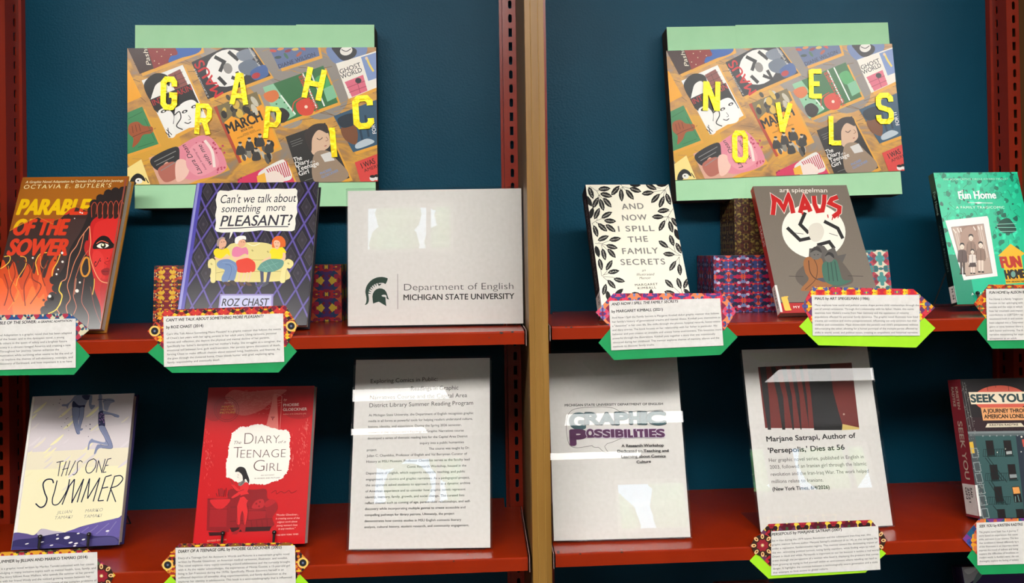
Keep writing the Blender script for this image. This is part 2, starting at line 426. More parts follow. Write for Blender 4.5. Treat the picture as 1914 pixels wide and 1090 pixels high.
def slotted(mb, a0, a1, ac, hw, hh, zs, fn, mat, depth):
    """plate a0..a1 with a column of slots; fn(a, z, d) -> point, d = depth below the face"""
    z_top, z_bot = zs[0][0]+PITCH/2, zs[-1][0]-PITCH/2
    a0, a1 = min(a0, a1), max(a0, a1)
    def face(pts): mb.add([fn(a, z, 0) for a, z in pts], [tuple(range(len(pts)))], mat)
    face([(a0, FLOOR), (a1, FLOOR), (a1, z_bot), (a0, z_bot)]); face([(a0, z_top), (a1, z_top), (a1, CEIL-0.02), (a0, CEIL-0.02)])
    for zc, rnd in zs:
        t, b = zc+PITCH/2, zc-PITCH/2
        face([(a0, b), (ac-hw, b), (ac-hw, t), (a0, t)]); face([(ac+hw, b), (a1, b), (a1, t), (ac+hw, t)])
        if rnd:
            up = [(ac+hw*math.cos(q), zc+hh-hw+hw*math.sin(q)) for q in [math.pi*i/8 for i in range(9)]]
            dn = [(ac+hw*math.cos(q), zc-hh+hw+hw*math.sin(q)) for q in [math.pi+math.pi*i/8 for i in range(9)]]
        else:
            up = [(ac+hw, zc+hh), (ac-hw, zc+hh)]; dn = [(ac-hw, zc-hh), (ac+hw, zc-hh)]
        face([(ac-hw, t), (ac+hw, t)] + up); face([(ac+hw, b), (ac-hw, b)] + dn)
        ring = up+dn
        for i in range(len(ring)):
            p, q = ring[i-1], ring[i]
            mb.add([fn(*p, 0), fn(*q, 0), fn(*q, depth), fn(*p, depth)], [(0, 1, 2, 3)], mat)
SLOTS = [(0.5107 - PITCH*k, (k % 6) not in (0, 1)) for k in range(-12, 48)]
for xd, sides in ((-BAY, (1,)), (0, (-1, 1)), (BAY, (-1,))):
    for s in sides:
        xi, xo = xd + s*POST, xd + s*(WOOD+0.0003)
        mb = MB()
        slotted(mb, xo, xi, xd+s*0.0245, 0.0031, 0.0077, SLOTS, lambda a, z, d: (a, YP+d, z), M['post'], 0.0022)
        slotted(mb, YP, YB-0.0005, 0.2625, 0.0036, 0.0077, SLOTS, lambda a, z, d, xi=xi, s=s: (xi-s*d, a, z), M['post'], 0.0022)
        x1, x2 = sorted((xi, xi+s*0.0048)); mb.box(x1, x2, 0.2745, YB-0.0005, FLOOR, CEIL-0.02, M['post'])
        in_case(mb, 'post', label='red slotted metal post')
for z in (FLOOR+0.08, CEIL-0.05):
    for x0 in (-BAY, 0):
        mb = MB(); mb.box(x0+WOOD, x0+BAY-WOOD, 0.0, YP-0.001, z-0.03, z, M['wood_side']); in_case(mb, 'end_board')

def shelf(xa, xb, z, label, chips=()):
    t = thing('shelf', label, 'shelf', ((xa+xb)/2, 0, z), group=None)
    hw = (xb-xa)/2
    prof = [(YP-0.001, 0), (0.0026, 0), (0.0011, -0.0003), (0.0003, -0.0011), (0, -0.0026), (0, -LIP), (0.014, -LIP), (0.014, -LIP+0.0016), (0.0018, -LIP+0.0016), (0.0018, -0.0019), (YP-0.001, -0.0019)]
    mb = MB(); n = len(prof)
    mb.add([(x, y, q) for x in (-hw, hw) for y, q in prof], [(i, n+i, n+(i+1) % n, (i+1) % n) for i in range(n)] + [tuple(range(n)), tuple(range(n, 2*n))[::-1]], M['red'])
    mb.box(-hw+0.0265, hw-0.0265, YP-0.001, YB-0.002, -0.0019, 0, M['red'])
    for x, y, q, r in chips:                       # paint chipped off the front edge
        rg = random.Random(int(x*9999)); m = 9; r *= 0.6
        if y is None:
            mb.add([(x-(xa+xb)/2+r*1.6*math.cos(2*math.pi*i/m)*rg.uniform(.5, 1), -0.00008, q+r*math.sin(2*math.pi*i/m)*rg.uniform(.5, 1)) for i in range(m)], [tuple(range(m))], M['chip'])
        else:
            mb.add([(x-(xa+xb)/2+r*math.cos(2*math.pi*i/m)*rg.uniform(.5, 1), y+r*1.3*math.sin(2*math.pi*i/m)*rg.uniform(.5, 1), 0.00008) for i in range(m)], [tuple(range(m))], M['chip'])
    mb.build('board', t)
    for s in (-1, 1):
        mb = MB(); a, b = sorted((s*(hw+0.0022), s*(hw+0.0034)))
        mb.box(a, b, 0.0006, YP-0.003, -LIP-0.0022, 0.0006, M['bracket'])
        mb.box(a, b, 0.0002, 0.0006, -LIP-0.0022, 0.0006, M['edge']); mb.box(a, b, 0.0006, YP-0.003, 0.0006, 0.001, M['edge'])
        mb.box(*sorted((s*(hw-0.001), s*(hw+0.0022))), 0.02, YP-0.01, -0.006, -0.004, M['bracket'])
        mb.build('end_bracket', t)
    return t
XI, XO = 0.0207, BAY-0.0207
shelf(-XO, -XI, Z_UL, 'upper left red metal shelf carrying the landscape acrylic sign', [(-0.055, None, -0.0022, 0.004), (-0.038, None, -0.0015, 0.003), (-0.066, 0.004, 0, 0.002), (-0.047, 0.006, 0, 0.002), (-0.073, None, -0.009, 0.0015)])
shelf(XI, XO, Z_UR, 'upper right red metal shelf with the black and white leaf-patterned book', [(0.05, None, -0.0015, 0.0026), (0.042, None, -0.0012, 0.002), (0.3, None, -0.001, 0.0012)])
shelf(-XO, -XI, Z_LL, 'lower left red metal shelf carrying the bright red paperback', [(-0.11, 0.02, 0, 0.003), (-0.09, 0.028, 0, 0.002), (-0.1, 0.004, 0, 0.002), (-0.13, None, -0.0015, 0.002), (-0.27, None, -0.001, 0.0016)])
shelf(XI, XO, Z_LR, 'lower right red metal shelf carrying two portrait acrylic signs', [(0.026, 0.009, 0, 0.0055), (0.025, 0.003, 0, 0.004), (0.058, None, -0.001, 0.002), (0.121, 0.008, 0, 0.0028), (0.09, 0.011, 0, 0.002), (0.12, None, -0.001, 0.0024), (0.14, 0.014, 0, 0.0018)])
shelf(-XO, -XI, -0.672, 'lowest left red metal shelf, below the red paperback shelf')
shelf(XI, XO, -0.672, 'lowest right red metal shelf holding the purple jacketed book')
for s in (-1, 1):
    a, b = sorted((s*XI, s*XO)); shelf(a, b, 0.82, 'topmost red metal shelf above the %s collage sign' % ('left' if s < 0 else 'right'))

# ------------------------------------------------------------------ gift-wrapped boxes behind the books
def wrapped_box(label, x0, x1, y0, y1, z0, z1, cols, cell, period, rotx=0.0, rotz=0.0):
    mb = MB(); mb.box(0, x1-x0, 0, y1-y0, 0, z1-z0, kaleido('giftwrap_%s' % cols[0].strip('#'), cols, cell, period))
    x, y = x1-x0, y1-y0
    mb.box(x*0.55, x*0.555, -0.0004, 0, 0.001, z1-z0-0.001, kaleido('giftwrap_%s' % cols[0].strip('#'), cols, cell, period))   # paper overlap
    o = mb.build('gift_wrapped_box', bevel=0.003)
    o.location = (x0, y0, z0); o.rotation_euler = (rotx, 0, rotz)
    return tag(o, label, 'box')
WARM = ['#8a1f2e', '#e08a1c', '#5c1226', '#d9552a', '#f2c637', '#7b1a44', '#2b2f2c', '#c23a22', '#efe2a0', '#9c2a3c']
STRIPE = ['#8e1d33', '#1d3f66', '#b3252f', '#d9b83a', '#4a2a6a', '#c85a32', '#17324a', '#a31f45', '#7d1530']
JEWEL = ['#3c4f8a', '#c22050', '#5a1a34', '#7d8fc0', '#20304f', '#e05a3a', '#8a1c3c', '#cfc3d8', '#2b3d74', '#a8264e']
DUSK = ['#3a1a14', '#5a3a1c', '#2a1410', '#8a7a3a', '#4a1e18', '#6e5a2c', '#341410']
TEAL = ['#1f6a6a', '#b83a4a', '#3f8f8a', '#2d5d7d', '#d8d0b8', '#2a7a5a', '#8a2438', '#4f9fb0']
wrapped_box('orange and maroon gift-wrapped box behind the purple diamond-patterned book', -0.641, -0.512, 0.200, 0.245, 0.0006, 0.104, WARM, 210, 0.022, rotx=-0.09)
wrapped_box('striped red and blue gift-wrapped box beside the landscape acrylic sign', -0.505, -0.329, 0.2315, 0.2862, 0.0005, 0.1005, STRIPE, 120, 0.03)
wrapped_box('pink and blue kaleidoscope gift-wrapped box left of the grey-brown book', 0.3215, 0.470, 0.180, 0.284, Z_UR+0.0005, 0.1055, JEWEL, 190, 0.026)
wrapped_box('tall dark brown gift-wrapped box standing under the right collage sign', 0.3665, 0.505, 0.200, 0.2835, 0.106, 0.2065, DUSK, 330, 0.02)
wrapped_box('teal floral gift-wrapped box right of the grey-brown book', 0.515, 0.6185, 0.135, 0.165, Z_UR+0.004, 0.1125, TEAL, 150, 0.022, rotx=-0.16)
# ------------------------------------------------------------------ collage signs on the back panel
GLY = {  # strokes of the foil letters in a unit box (x right, y down)
 'G': [[(.84, .27), (.84, .13), (.7, .03), (.3, .03), (.13, .15), (.13, .85), (.3, .97), (.7, .97), (.86, .85), (.86, .56), (.52, .56)]],
 'R': [[(.14, 1), (.14, .03), (.68, .03), (.86, .14), (.86, .4), (.7, .52), (.14, .52)], [(.55, .52), (.86, 1)]],
 'A': [[(.06, 1), (.42, 0)], [(.58, 0), (.94, 1)], [(.36, .05), (.64, .05)], [(.2, .72), (.8, .72)]],
 'P': [[(.14, 1), (.14, .03), (.7, .03), (.86, .14), (.86, .42), (.7, .54), (.14, .54)]],
 'H': [[(.13, 0), (.13, 1)], [(.87, 0), (.87, 1)], [(.13, .5), (.87, .5)]],
 'I': [[(.5, 0), (.5, 1)]],
 'C': [[(.86, .28), (.86, .15), (.7, .03), (.3, .03), (.13, .15), (.13, .85), (.3, .97), (.7, .97), (.86, .85), (.86, .72)]],
 'N': [[(.13, 1), (.13, 0)], [(.16, .03), (.84, .97)], [(.87, 0), (.87, 1)]],
 'O': [[(.5, .03), (.28, .03), (.13, .15), (.13, .85), (.28, .97), (.72, .97), (.87, .85), (.87, .15), (.72, .03), (.5, .03)]],
 'V': [[(.08, 0), (.5, .96)], [(.92, 0), (.5, .96)]],
 'E': [[(.9, .05), (.15, .05)], [(.15, 0), (.15, 1)], [(.15, .95), (.9, .95)], [(.15, .5), (.75, .5)]],
 'L': [[(.15, 0), (.15, 1)], [(.15, .95), (.92, .95)]],
 'S': [[(.86, .26), (.84, .13), (.68, .03), (.3, .03), (.13, .14), (.13, .36), (.24, .46), (.76, .56), (.87, .66), (.87, .86), (.7, .97), (.3, .97), (.15, .87), (.13, .74)]],
}
CO = [(43, 170), (1397, 168), (1410, 908), (28, 930)]
def tile_of(A, p, c, e='#e3a437'):
    x = [(a+16, b+13) for a, b in p]
    A.poly(x, e); A.poly(p, c)
def collage_art(A):
    A.view(0, 0, 1); A.sheet(M['collage'])
    A.blob([(430, 170), (560, 190), (900, 330), (1000, 560), (880, 600), (700, 380), (520, 300)], '#9a9188')
    A.blob([(640, 160), (1000, 165), (1180, 250), (1240, 480), (1060, 560), (840, 360)], '#8f8780')
    A.blob([(30, 600), (230, 560), (330, 700), (200, 780), (40, 830)], '#d9a235')
    r = random.Random(3)
    A.lines([[(x, y), (x+r.uniform(30, 90), y+r.uniform(-40, 30))] for x, y in [(r.uniform(40, 1390), r.uniform(180, 900)) for _ in range(130)]], 3, '#b98a4a')
    A.lines([[(x, y), (x+r.uniform(30, 90), y+r.uniform(-40, 30))] for x, y in [(r.uniform(40, 1390), r.uniform(180, 900)) for _ in range(90)]], 3, '#7a5a35')
    # dark brown / red / blue cover, top left
    tile_of(A, [(15, 105), (420, 10), (448, 182), (108, 312)], '#3a201c')
    A.poly([(120, 60), (330, 20), (322, 215), (262, 252), (186, 284)], '#8e1f1e')
    A.blob([(300, 120), (430, 60), (446, 182), (330, 226), (270, 248), (280, 215), (318, 200)], '#1f5db0')
    A.dots([(205, 190, 3), (230, 215, 3), (190, 240, 3), (248, 180, 3), (282, 205, 3), (215, 255, 3)], '#e8c9a0')
    A.text('Pashmina', (172, 262), (128, 80), 26, '#efe3cf', 0.0, 0.2)
    # plain yellow edge, green cover with a raised hand
    A.poly([(20, 285), (48, 290), (116, 438), (20, 480)], '#f4a91d')
    tile_of(A, [(20, 532), (118, 492), (205, 700), (20, 762)], '#3f8a58')
    A.blob([(44, 592), (90, 576), (122, 598), (172, 606), (168, 640), (120, 650), (96, 690), (60, 720), (66, 670), (40, 640)], '#a3532b')
    for q in ([(60, 600), (66, 640)], [(78, 592), (86, 632)], [(98, 590), (106, 628)], [(60, 662), (110, 640)], [(110, 640), (168, 622)]): A.line(q, 3, '#5c2a14')
    A.lines([[(40, 560), (120, 520)], [(130, 560), (185, 680)], [(90, 720), (180, 690)]], 3, '#2c6a42')
    # black-and-white cover with faces
    tile_of(A, [(118, 348), (345, 262), (475, 560), (262, 668)], '#f1efe9')
    A.blob([(130, 370), (190, 310), (262, 322), (270, 380), (236, 352), (196, 372), (176, 420), (160, 452)], '#171515')
    A.poly([(262, 318), (330, 285), (372, 372), (300, 400)], '#8c4a44'); A.lines([[(270, 335), (345, 300)], [(280, 360), (358, 330)], [(290, 385), (368, 350)], [(300, 310), (325, 385)]], 2, '#2a1715')
    A.poly([(160, 455), (385, 366), (408, 424), (184, 510)], '#1d1617'); A.text('INT', (182, 488), (240, 464), 34, '#b3262b', 0.01); A.text('AKIN', (314, 434), (396, 400), 34, '#b3262b', 0.01)
    A.poly([(184, 510), (408, 424), (452, 520), (360, 470), (300, 500), (290, 590), (240, 560)], '#191718')
    A.blob([(206, 520), (250, 500), (290, 540), (286, 600), (300, 650), (266, 662), (222, 570)], '#f5f3ee')
    A.blob([(330, 480), (400, 456), (446, 520), (440, 590), (380, 610), (330, 600), (310, 540)], '#f7f5f0')
    for x, y in ((236, 518), (352, 520), (404, 492)): A.ell(x, y, 17, 8, '#191718', -22); A.ell(x, y+1, 7, 4, '#f5f3ee', -22)
    A.curve([(296, 540), (322, 520), (330, 556), (306, 600), (340, 620)], 6, '#191718'); A.curve([(372, 540), (384, 560), (372, 566)], 3, '#191718')
    A.curve([(350, 580), (370, 586), (386, 576)], 5, '#191718'); A.lines([[(250, 620), (280, 650)], [(244, 634), (272, 662)], [(258, 610), (264, 664)]], 4, '#191718')
    # black cover with a white disc and red letters
    tile_of(A, [(393, 248), (690, 115), (826, 322), (480, 452)], '#26242a')
    A.ell(588, 280, 118, 100, '#f3f1ec', -25)
    for q in ([(520, 218), (572, 246), (548, 300)], [(596, 190), (650, 236)], [(612, 330), (664, 352), (640, 300)], [(540, 330), (580, 372)]): A.line(q, 20, '#1b1a1d')
    A.ell(592, 282, 24, 30, '#8e8a86', -20)
    A.blob([(640, 200), (700, 175), (740, 200), (716, 240), (660, 238)], '#7d8796'); A.blob([(652, 262), (716, 232), (764, 262), (790, 300), (720, 320), (664, 306)], '#687486')
    A.blob([(716, 300), (790, 262), (812, 318), (740, 346)], '#3c5f9e'); A.ell(745, 322, 24, 16, '#b8242c', -20)
    A.text('MAUS', (566, 418), (452, 232), 58, '#cf1f26', 0.02)
    A.text('art spiegelman', (770, 268), (712, 165), 15, '#e6e2da', 0, 0.2); A.text('A SURVIVORS TALE', (488, 440), (412, 282), 9, '#d8d4cc')
    # blue cover with leaves
    tile_of(A, [(795, 120), (1060, 60), (1092, 214), (872, 286)], '#5c6d97')
    for x, y, c in ((840, 186, '#c8483a'), (880, 176, '#d98a4a'), (920, 186, '#8e3440'), (960, 178, '#d9b45a'), (1000, 172, '#c8483a'), (866, 222, '#2f4a4a'), (910, 214, '#3d6a55'), (980, 205, '#b0563e')): A.ell(x, y, 19, 8, c, r.uniform(-60, 60))
    A.text('DIANE WILSON', (872, 282), (1070, 214), 23, '#2a3047', 0.01, 0, 1.05)
    # white and blue cover
    A.blob([(1135, 165), (1340, 160), (1310, 240), (1180, 258)], '#7186b4')
    tile_of(A, [(1180, 256), (1400, 188), (1440, 372), (1250, 450)], '#efe9de')
    A.blob([(1160, 165), (1230, 160), (1290, 180), (1280, 220), (1220, 240), (1176, 200)], '#1c1c22'); A.ell(1236, 186, 34, 26, '#e9e5de', -15); A.curve([(1210, 180), (1236, 190), (1262, 176)], 4, '#1c1c22')
    A.text('GHOST', (1206, 314), (1318, 272), 26, '#2c2a2e', 0.01); A.text('WORLD', (1212, 342), (1324, 300), 26, '#2c2a2e', 0.01)
    A.poly([(1228, 358), (1328, 318), (1352, 405), (1268, 440)], '#dd6880'); A.lines([[(1240, 390), (1338, 352)], [(1252, 416), (1346, 380)], [(1290, 338), (1314, 420)]], 3, '#a23a50'); A.ell(1302, 350, 17, 15, '#2b2730')
    A.poly([(1316, 222), (1398, 196), (1420, 330), (1356, 352)], '#7d95c6'); A.curve([(1350, 232), (1362, 262), (1384, 300)], 11, '#e9cf5c'); A.ell(1346, 228, 8, 9, '#e6c9a2')
    # green cover with a red backpack
    tile_of(A, [(782, 386), (1112, 268), (1192, 470), (868, 590)], '#2c6e3c')
    A.poly([(782, 386), (840, 366), (960, 540), (868, 590)], '#8fc7a0'); A.blob([(790, 420), (850, 402), (870, 440), (832, 470), (796, 452)], '#d9743a')
    A.blob([(846, 520), (890, 500), (928, 536), (900, 580), (862, 572)], '#241d1c'); A.lines([[(880, 430), (960, 536)], [(1000, 310), (1075, 500)], [(1040, 296), (1118, 490)]], 8, '#e6f0e6')
    A.blob([(1068, 340), (1120, 318), (1150, 380), (1100, 396)], '#49a860'); A.poly([(1110, 396), (1162, 372), (1188, 440), (1134, 466)], '#7fc096')
    A.blob([(968, 470), (1024, 444), (1062, 480), (1050, 534), (996, 540), (968, 512)], '#d8432f'); A.curve([(944, 520), (952, 470), (1000, 440)], 5, '#d8432f'); A.ell(1018, 494, 9, 9, '#f0d6c0')
    A.dots([(872, 444, 5), (900, 470, 5), (856, 478, 5), (920, 500, 5)], '#2c6e3c')
    A.text('HEARTSTOPPER', (1092, 512), (1000, 312), 30, '#c9362c', 0.01)
    # orange cover with a crowd
    tile_of(A, [(512, 496), (748, 410), (870, 716), (648, 808)], '#f0a11f'); A.poly([(512, 496), (530, 489), (664, 802), (648, 808)], '#b5452a')
    A.poly([(530, 489), (748, 410), (776, 480), (700, 520), (650, 560), (610, 545), (560, 588)], '#7a6b45')
    for k in range(16): A.ell(r.uniform(560, 740), r.uniform(440, 540), r.uniform(10, 20), r.uniform(16, 34), r.choice(['#26211c', '#d8b24a', '#4a4335', '#c9c2ae', '#1d1a18', '#8e7d50']), r.uniform(-40, 10))
    A.text('MARCH', (592, 642), (782, 566), 58, '#221b14', 0.03); A.text('BOOK ONE', (664, 634), (728, 610), 13, '#221b14', 0.02)
    A.text('JOHN LEWIS', (672, 652), (738, 626), 8, '#5a3a10'); A.text('ANDREW AYDIN  NATE POWELL', (640, 672), (772, 622), 8, '#5a3a10')
    for k in range(20): A.ell(r.uniform(632, 850), 742-0.38*(r.uniform(0, 220)-110)*0.4+r.uniform(-46, 40), r.uniform(8, 16), r.uniform(14, 30), r.choice(['#262321', '#e6e0d2', '#55504a', '#b8b0a0', '#1d1a18', '#8a8478']), -20)
    for x, y in ((655, 700), (706, 676), (764, 654), (742, 732), (812, 690)):
        A.blob([(x-20, y+60), (x-16, y+16), (x, y+10), (x+18, y+16), (x+26, y+54)], '#3a3633'); A.ell(x, y, 10, 12, '#c8b8a2'); A.ell(x, y-7, 10, 6, '#221e1c')
    # pink and grey cover, rotated
    tile_of(A, [(150, 778), (482, 652), (582, 832), (230, 985)], '#d9a68f')
    A.blob([(320, 715), (480, 654), (580, 832), (420, 900), (330, 880), (300, 790)], '#e58a9b')
    A.dots([(r.uniform(400, 570), r.uniform(690, 860), r.uniform(3, 7)) for _ in range(60)], '#c2435f')
    A.blob([(160, 785), (300, 715), (320, 770), (300, 850), (250, 800), (200, 850)], '#2b2a2c'); A.blob([(200, 840), (290, 800), (310, 870), (280, 905), (230, 910)], '#b5695a')
    A.blob([(300, 800), (350, 790), (372, 850), (340, 900), (300, 905)], '#f1c6b6'); A.lines([[(180, 800), (300, 740)], [(190, 820), (290, 770)], [(215, 850), (300, 800)]], 4, '#8c8a88')
    A.blob([(370, 740), (440, 690), (520, 760), (530, 830), (430, 880), (360, 830)], '#eb9aa8')
    A.text('Laura Dean', (446, 862), (352, 700), 28, '#2a2024', 0, 0.3); A.text('keeps breaking up', (470, 842), (400, 724), 12, '#8c2a44', 0, 0.3); A.text('with me', (500, 812), (440, 700), 26, '#2a2024', 0, 0.3)
    A.curve([(460, 680), (500, 740), (512, 830)], 16, '#f4dfd8')
    # corner scraps
    A.poly([(20, 842), (108, 786), (158, 935), (20, 940)], '#f6de8c'); A.blob([(52, 890), (84, 866), (116, 880), (128, 910), (96, 900), (70, 930), (40, 930)], '#1b191a'); A.ell(92, 908, 20, 16, '#eceae4'); A.ell(88, 906, 5, 4, '#1b191a'); A.curve([(128, 890), (146, 920)], 5, '#1b191a')
    tile_of(A, [(640, 896), (900, 786), (962, 930), (640, 940)], '#d6345e'); A.blob([(756, 862), (870, 792), (906, 800), (940, 880), (900, 908), (790, 908)], '#e9e3dd')
    A.lines([[(800+12*k, 840-5*k), (840+10*k, 905-3*k)] for k in range(10)], 6, '#c73a55'); A.blob([(780, 880), (850, 850), (900, 900), (850, 930), (790, 925)], '#f0dcd2'); A.poly([(745, 880), (790, 860), (800, 915), (750, 915)], '#efb33c')
    A.text('are', (640, 908), (666, 890), 14, '#2b1a20', 0, 0.3)
    # dark cover with a sleeping face
    tile_of(A, [(905, 660), (1122, 582), (1256, 888), (1010, 985)], '#2a2726')
    A.blob([(1032, 640), (1080, 600), (1128, 616), (1150, 700), (1110, 740), (1060, 760), (1040, 720)], '#d8b498'); A.blob([(1010, 640), (1060, 592), (1126, 590), (1136, 640), (1086, 622), (1052, 668), (1046, 740), (1022, 700)], '#352a28')
    A.curve([(1076, 668), (1092, 676), (1108, 664)], 4, '#3a2a26'); A.curve([(1126, 660), (1138, 676), (1124, 684)], 3, '#8c5a44'); A.curve([(1118, 712), (1130, 708)], 5, '#a85a50')
    A.blob([(1060, 760), (1130, 736), (1180, 780), (1252, 870), (1180, 920), (1060, 905)], '#9a836e'); A.poly([(1096, 760), (1150, 742), (1174, 790), (1120, 800)], '#d9d6d2')
    for t, y, w in (('The', 800, 44), ('Diary', 826, 76), ('Teenage', 852, 118), ('Girl', 878, 54)): A.text(t, (952+(y-800)*.36, y), (952+(y-800)*.36+w, y-w*.3), 26, '#f0eeea', 0.012)
    A.text('of a', (1040, 808), (1066, 799), 13, '#f0eeea'); A.text('PHOEBE', (1098, 872), (1158, 846), 15, '#6f93c6', 0.01); A.text('GLOECKNER', (1104, 892), (1196, 852), 15, '#6f93c6', 0.01)
    A.lines([[(930, 690), (990, 668)], [(936, 702), (1000, 678)], [(940, 714), (996, 693)], [(1010, 905), (1060, 888)]], 2, '#8c8a88')
    # dark blue cover, red cover
    tile_of(A, [(1168, 545), (1420, 448), (1450, 690), (1275, 746)], '#31556f'); A.blob([(1210, 610), (1270, 570), (1300, 640), (1290, 700), (1250, 690), (1220, 660)], '#7a4a2c'); A.blob([(1190, 560), (1270, 530), (1300, 580), (1220, 610)], '#1b2a38'); A.lines([[(1300, 560), (1330, 700)], [(1340, 540), (1360, 660)]], 12, '#1f3a50')
    A.blob([(1290, 700), (1350, 670), (1390, 690), (1300, 726)], '#b9c6cf'); A.text('FOR IT', (1402, 640), (1388, 560), 22, '#f0f0ee', 0.01)
    tile_of(A, [(1284, 802), (1440, 742), (1450, 960), (1330, 960)], '#d94440'); A.text('I WAS', (1326, 836), (1398, 806), 32, '#2a1414', 0.015); A.text('AMERICAN', (1338, 858), (1470, 806), 20, '#2a1414', 0.01)
    A.ell(1382, 890, 17, 15, '#e6e2de'); A.ell(1403, 886, 13, 15, '#e6e2de'); A.ell(1382, 880, 16, 8, '#1c1a1a'); A.ell(1404, 876, 13, 8, '#1c1a1a')
def frame_rot(psi, theta, phi=0.0):
    """turn about Z by psi, lean back by theta, tilt in its own plane by phi"""
    return (Matrix.Rotation(psi, 3, 'Z') @ Matrix.Rotation(-theta, 3, 'X') @ Matrix.Rotation(-phi, 3, 'Y')).to_euler()
def collage_sign(label, loc, rot, W, H, T, seam, sheet_o, sheet_rot, SW, SH, letters, frame):
    t = thing('collage_sign', label, 'sign', loc, rot, 'mint green collage signs')
    mb = MB(); mb.box(0, W, 0.0008, T, 0, H, M['carton'])
    mb.build('box', t, bevel=0.0012, label='dark brown box body')
    for k, (a, b, lo, hi) in enumerate(((0, seam, 0.0, H), (seam-0.003, W-0.0005, 0.0, H+0.0015))):
        mb = MB(); mb.box(a, b, 0.0002-0.0003*k, 0.0009-0.0003*k, lo, hi, M['mint']); mb.build('cover_sheet', t, label='pale mint green paper')
    c, s_ = math.cos(sheet_rot), math.sin(sheet_rot); U = (c, 0, s_); V = (-s_, 0, c); N = (0, -1, 0)
    O = Vector((sheet_o[0], -0.0009, sheet_o[1]))
    mb = MB(); fn = lambda p, h: O + Vector(U)*p[0] + Vector(V)*p[1] + Vector(N)*h
    mb.prism([(0, 0), (SW, 0), (SW, SH), (0, SH)], fn, 0, 0.0004, M['paper'])
    A = Art(mb, CO, SW, SH, O + Vector(N)*0.0004, U, V, N, 0.3); collage_art(A)
    mb.build('collage_print', t, label='printed collage of tilted book covers')
    B = Art(MB(), frame, SW, SH, O, U, V, N)
    for ch, x0, y0, x1, y1, rot_, w in letters:
        mb = MB(); cx, cy = (x0+x1)/2, (y0+y1)/2; q = math.radians(rot_)
        P = lambda u, v: B.uv((cx+(u-.5)*(x1-x0)*math.cos(q)-(v-.5)*(y1-y0)*math.sin(q), cy+(u-.5)*(x1-x0)*math.sin(q)+(v-.5)*(y1-y0)*math.cos(q)))
        lay = 0.0030
        for st in GLY[ch]:
            pts = [tuple(P(*p)) for p in st]
            for quad in ribbon(pts, w*SW/1370):
                quad = [tuple(v) for v in quad]; a = sum(quad[i-1][0]*quad[i][1]-quad[i][0]*quad[i-1][1] for i in range(4))
                if a < 0: quad = quad[::-1]
                mb.prism(quad, fn, 0.0023, lay, M['foil'])
            lay += 0.00004
        mb.build('letter', t, label='gold foil letter ' + ch)
    return t
collage_sign('mint green box sign on the left panel with gold foil letters spelling GRAPHIC', (-0.684, 0.236, 0.2035), frame_rot(0, 0.03, -0.001), 0.417, 0.3235, 0.040, 0.282, (-0.0115, 0.0415), 0.004, 0.432, 0.2405,
    [('G', 228, 338, 312, 502, 2, 30), ('R', 412, 485, 500, 648, 4, 27), ('A', 612, 312, 698, 482, 2, 27), ('P', 792, 502, 878, 672, 5, 27), ('H', 1012, 284, 1116, 454, 12, 30), ('I', 1140, 610, 1194, 774, -5, 32), ('C', 1276, 444, 1384, 606, -4, 34)], CO)
collage_sign('mint green box sign on the right panel with gold foil letters spelling NOVELS', (0.2678, 0.218, 0.2045), frame_rot(0, 0.0873, 0.0183), 0.4165, 0.3208, 0.038, 0.131, (-0.0007, 0.0372), 0.0125, 0.4235, 0.2385,
    [('N', 288, 350, 376, 514, 2, 30), ('O', 443, 635, 523, 797, 0, 30), ('V', 680, 470, 762, 640, 4, 28), ('E', 866, 284, 942, 440, 0, 28), ('L', 972, 545, 1042, 704, 0, 28), ('S', 1232, 422, 1326, 580, 0, 30)], [(90, 175), (1328, 133), (1385, 852), (127, 905)])

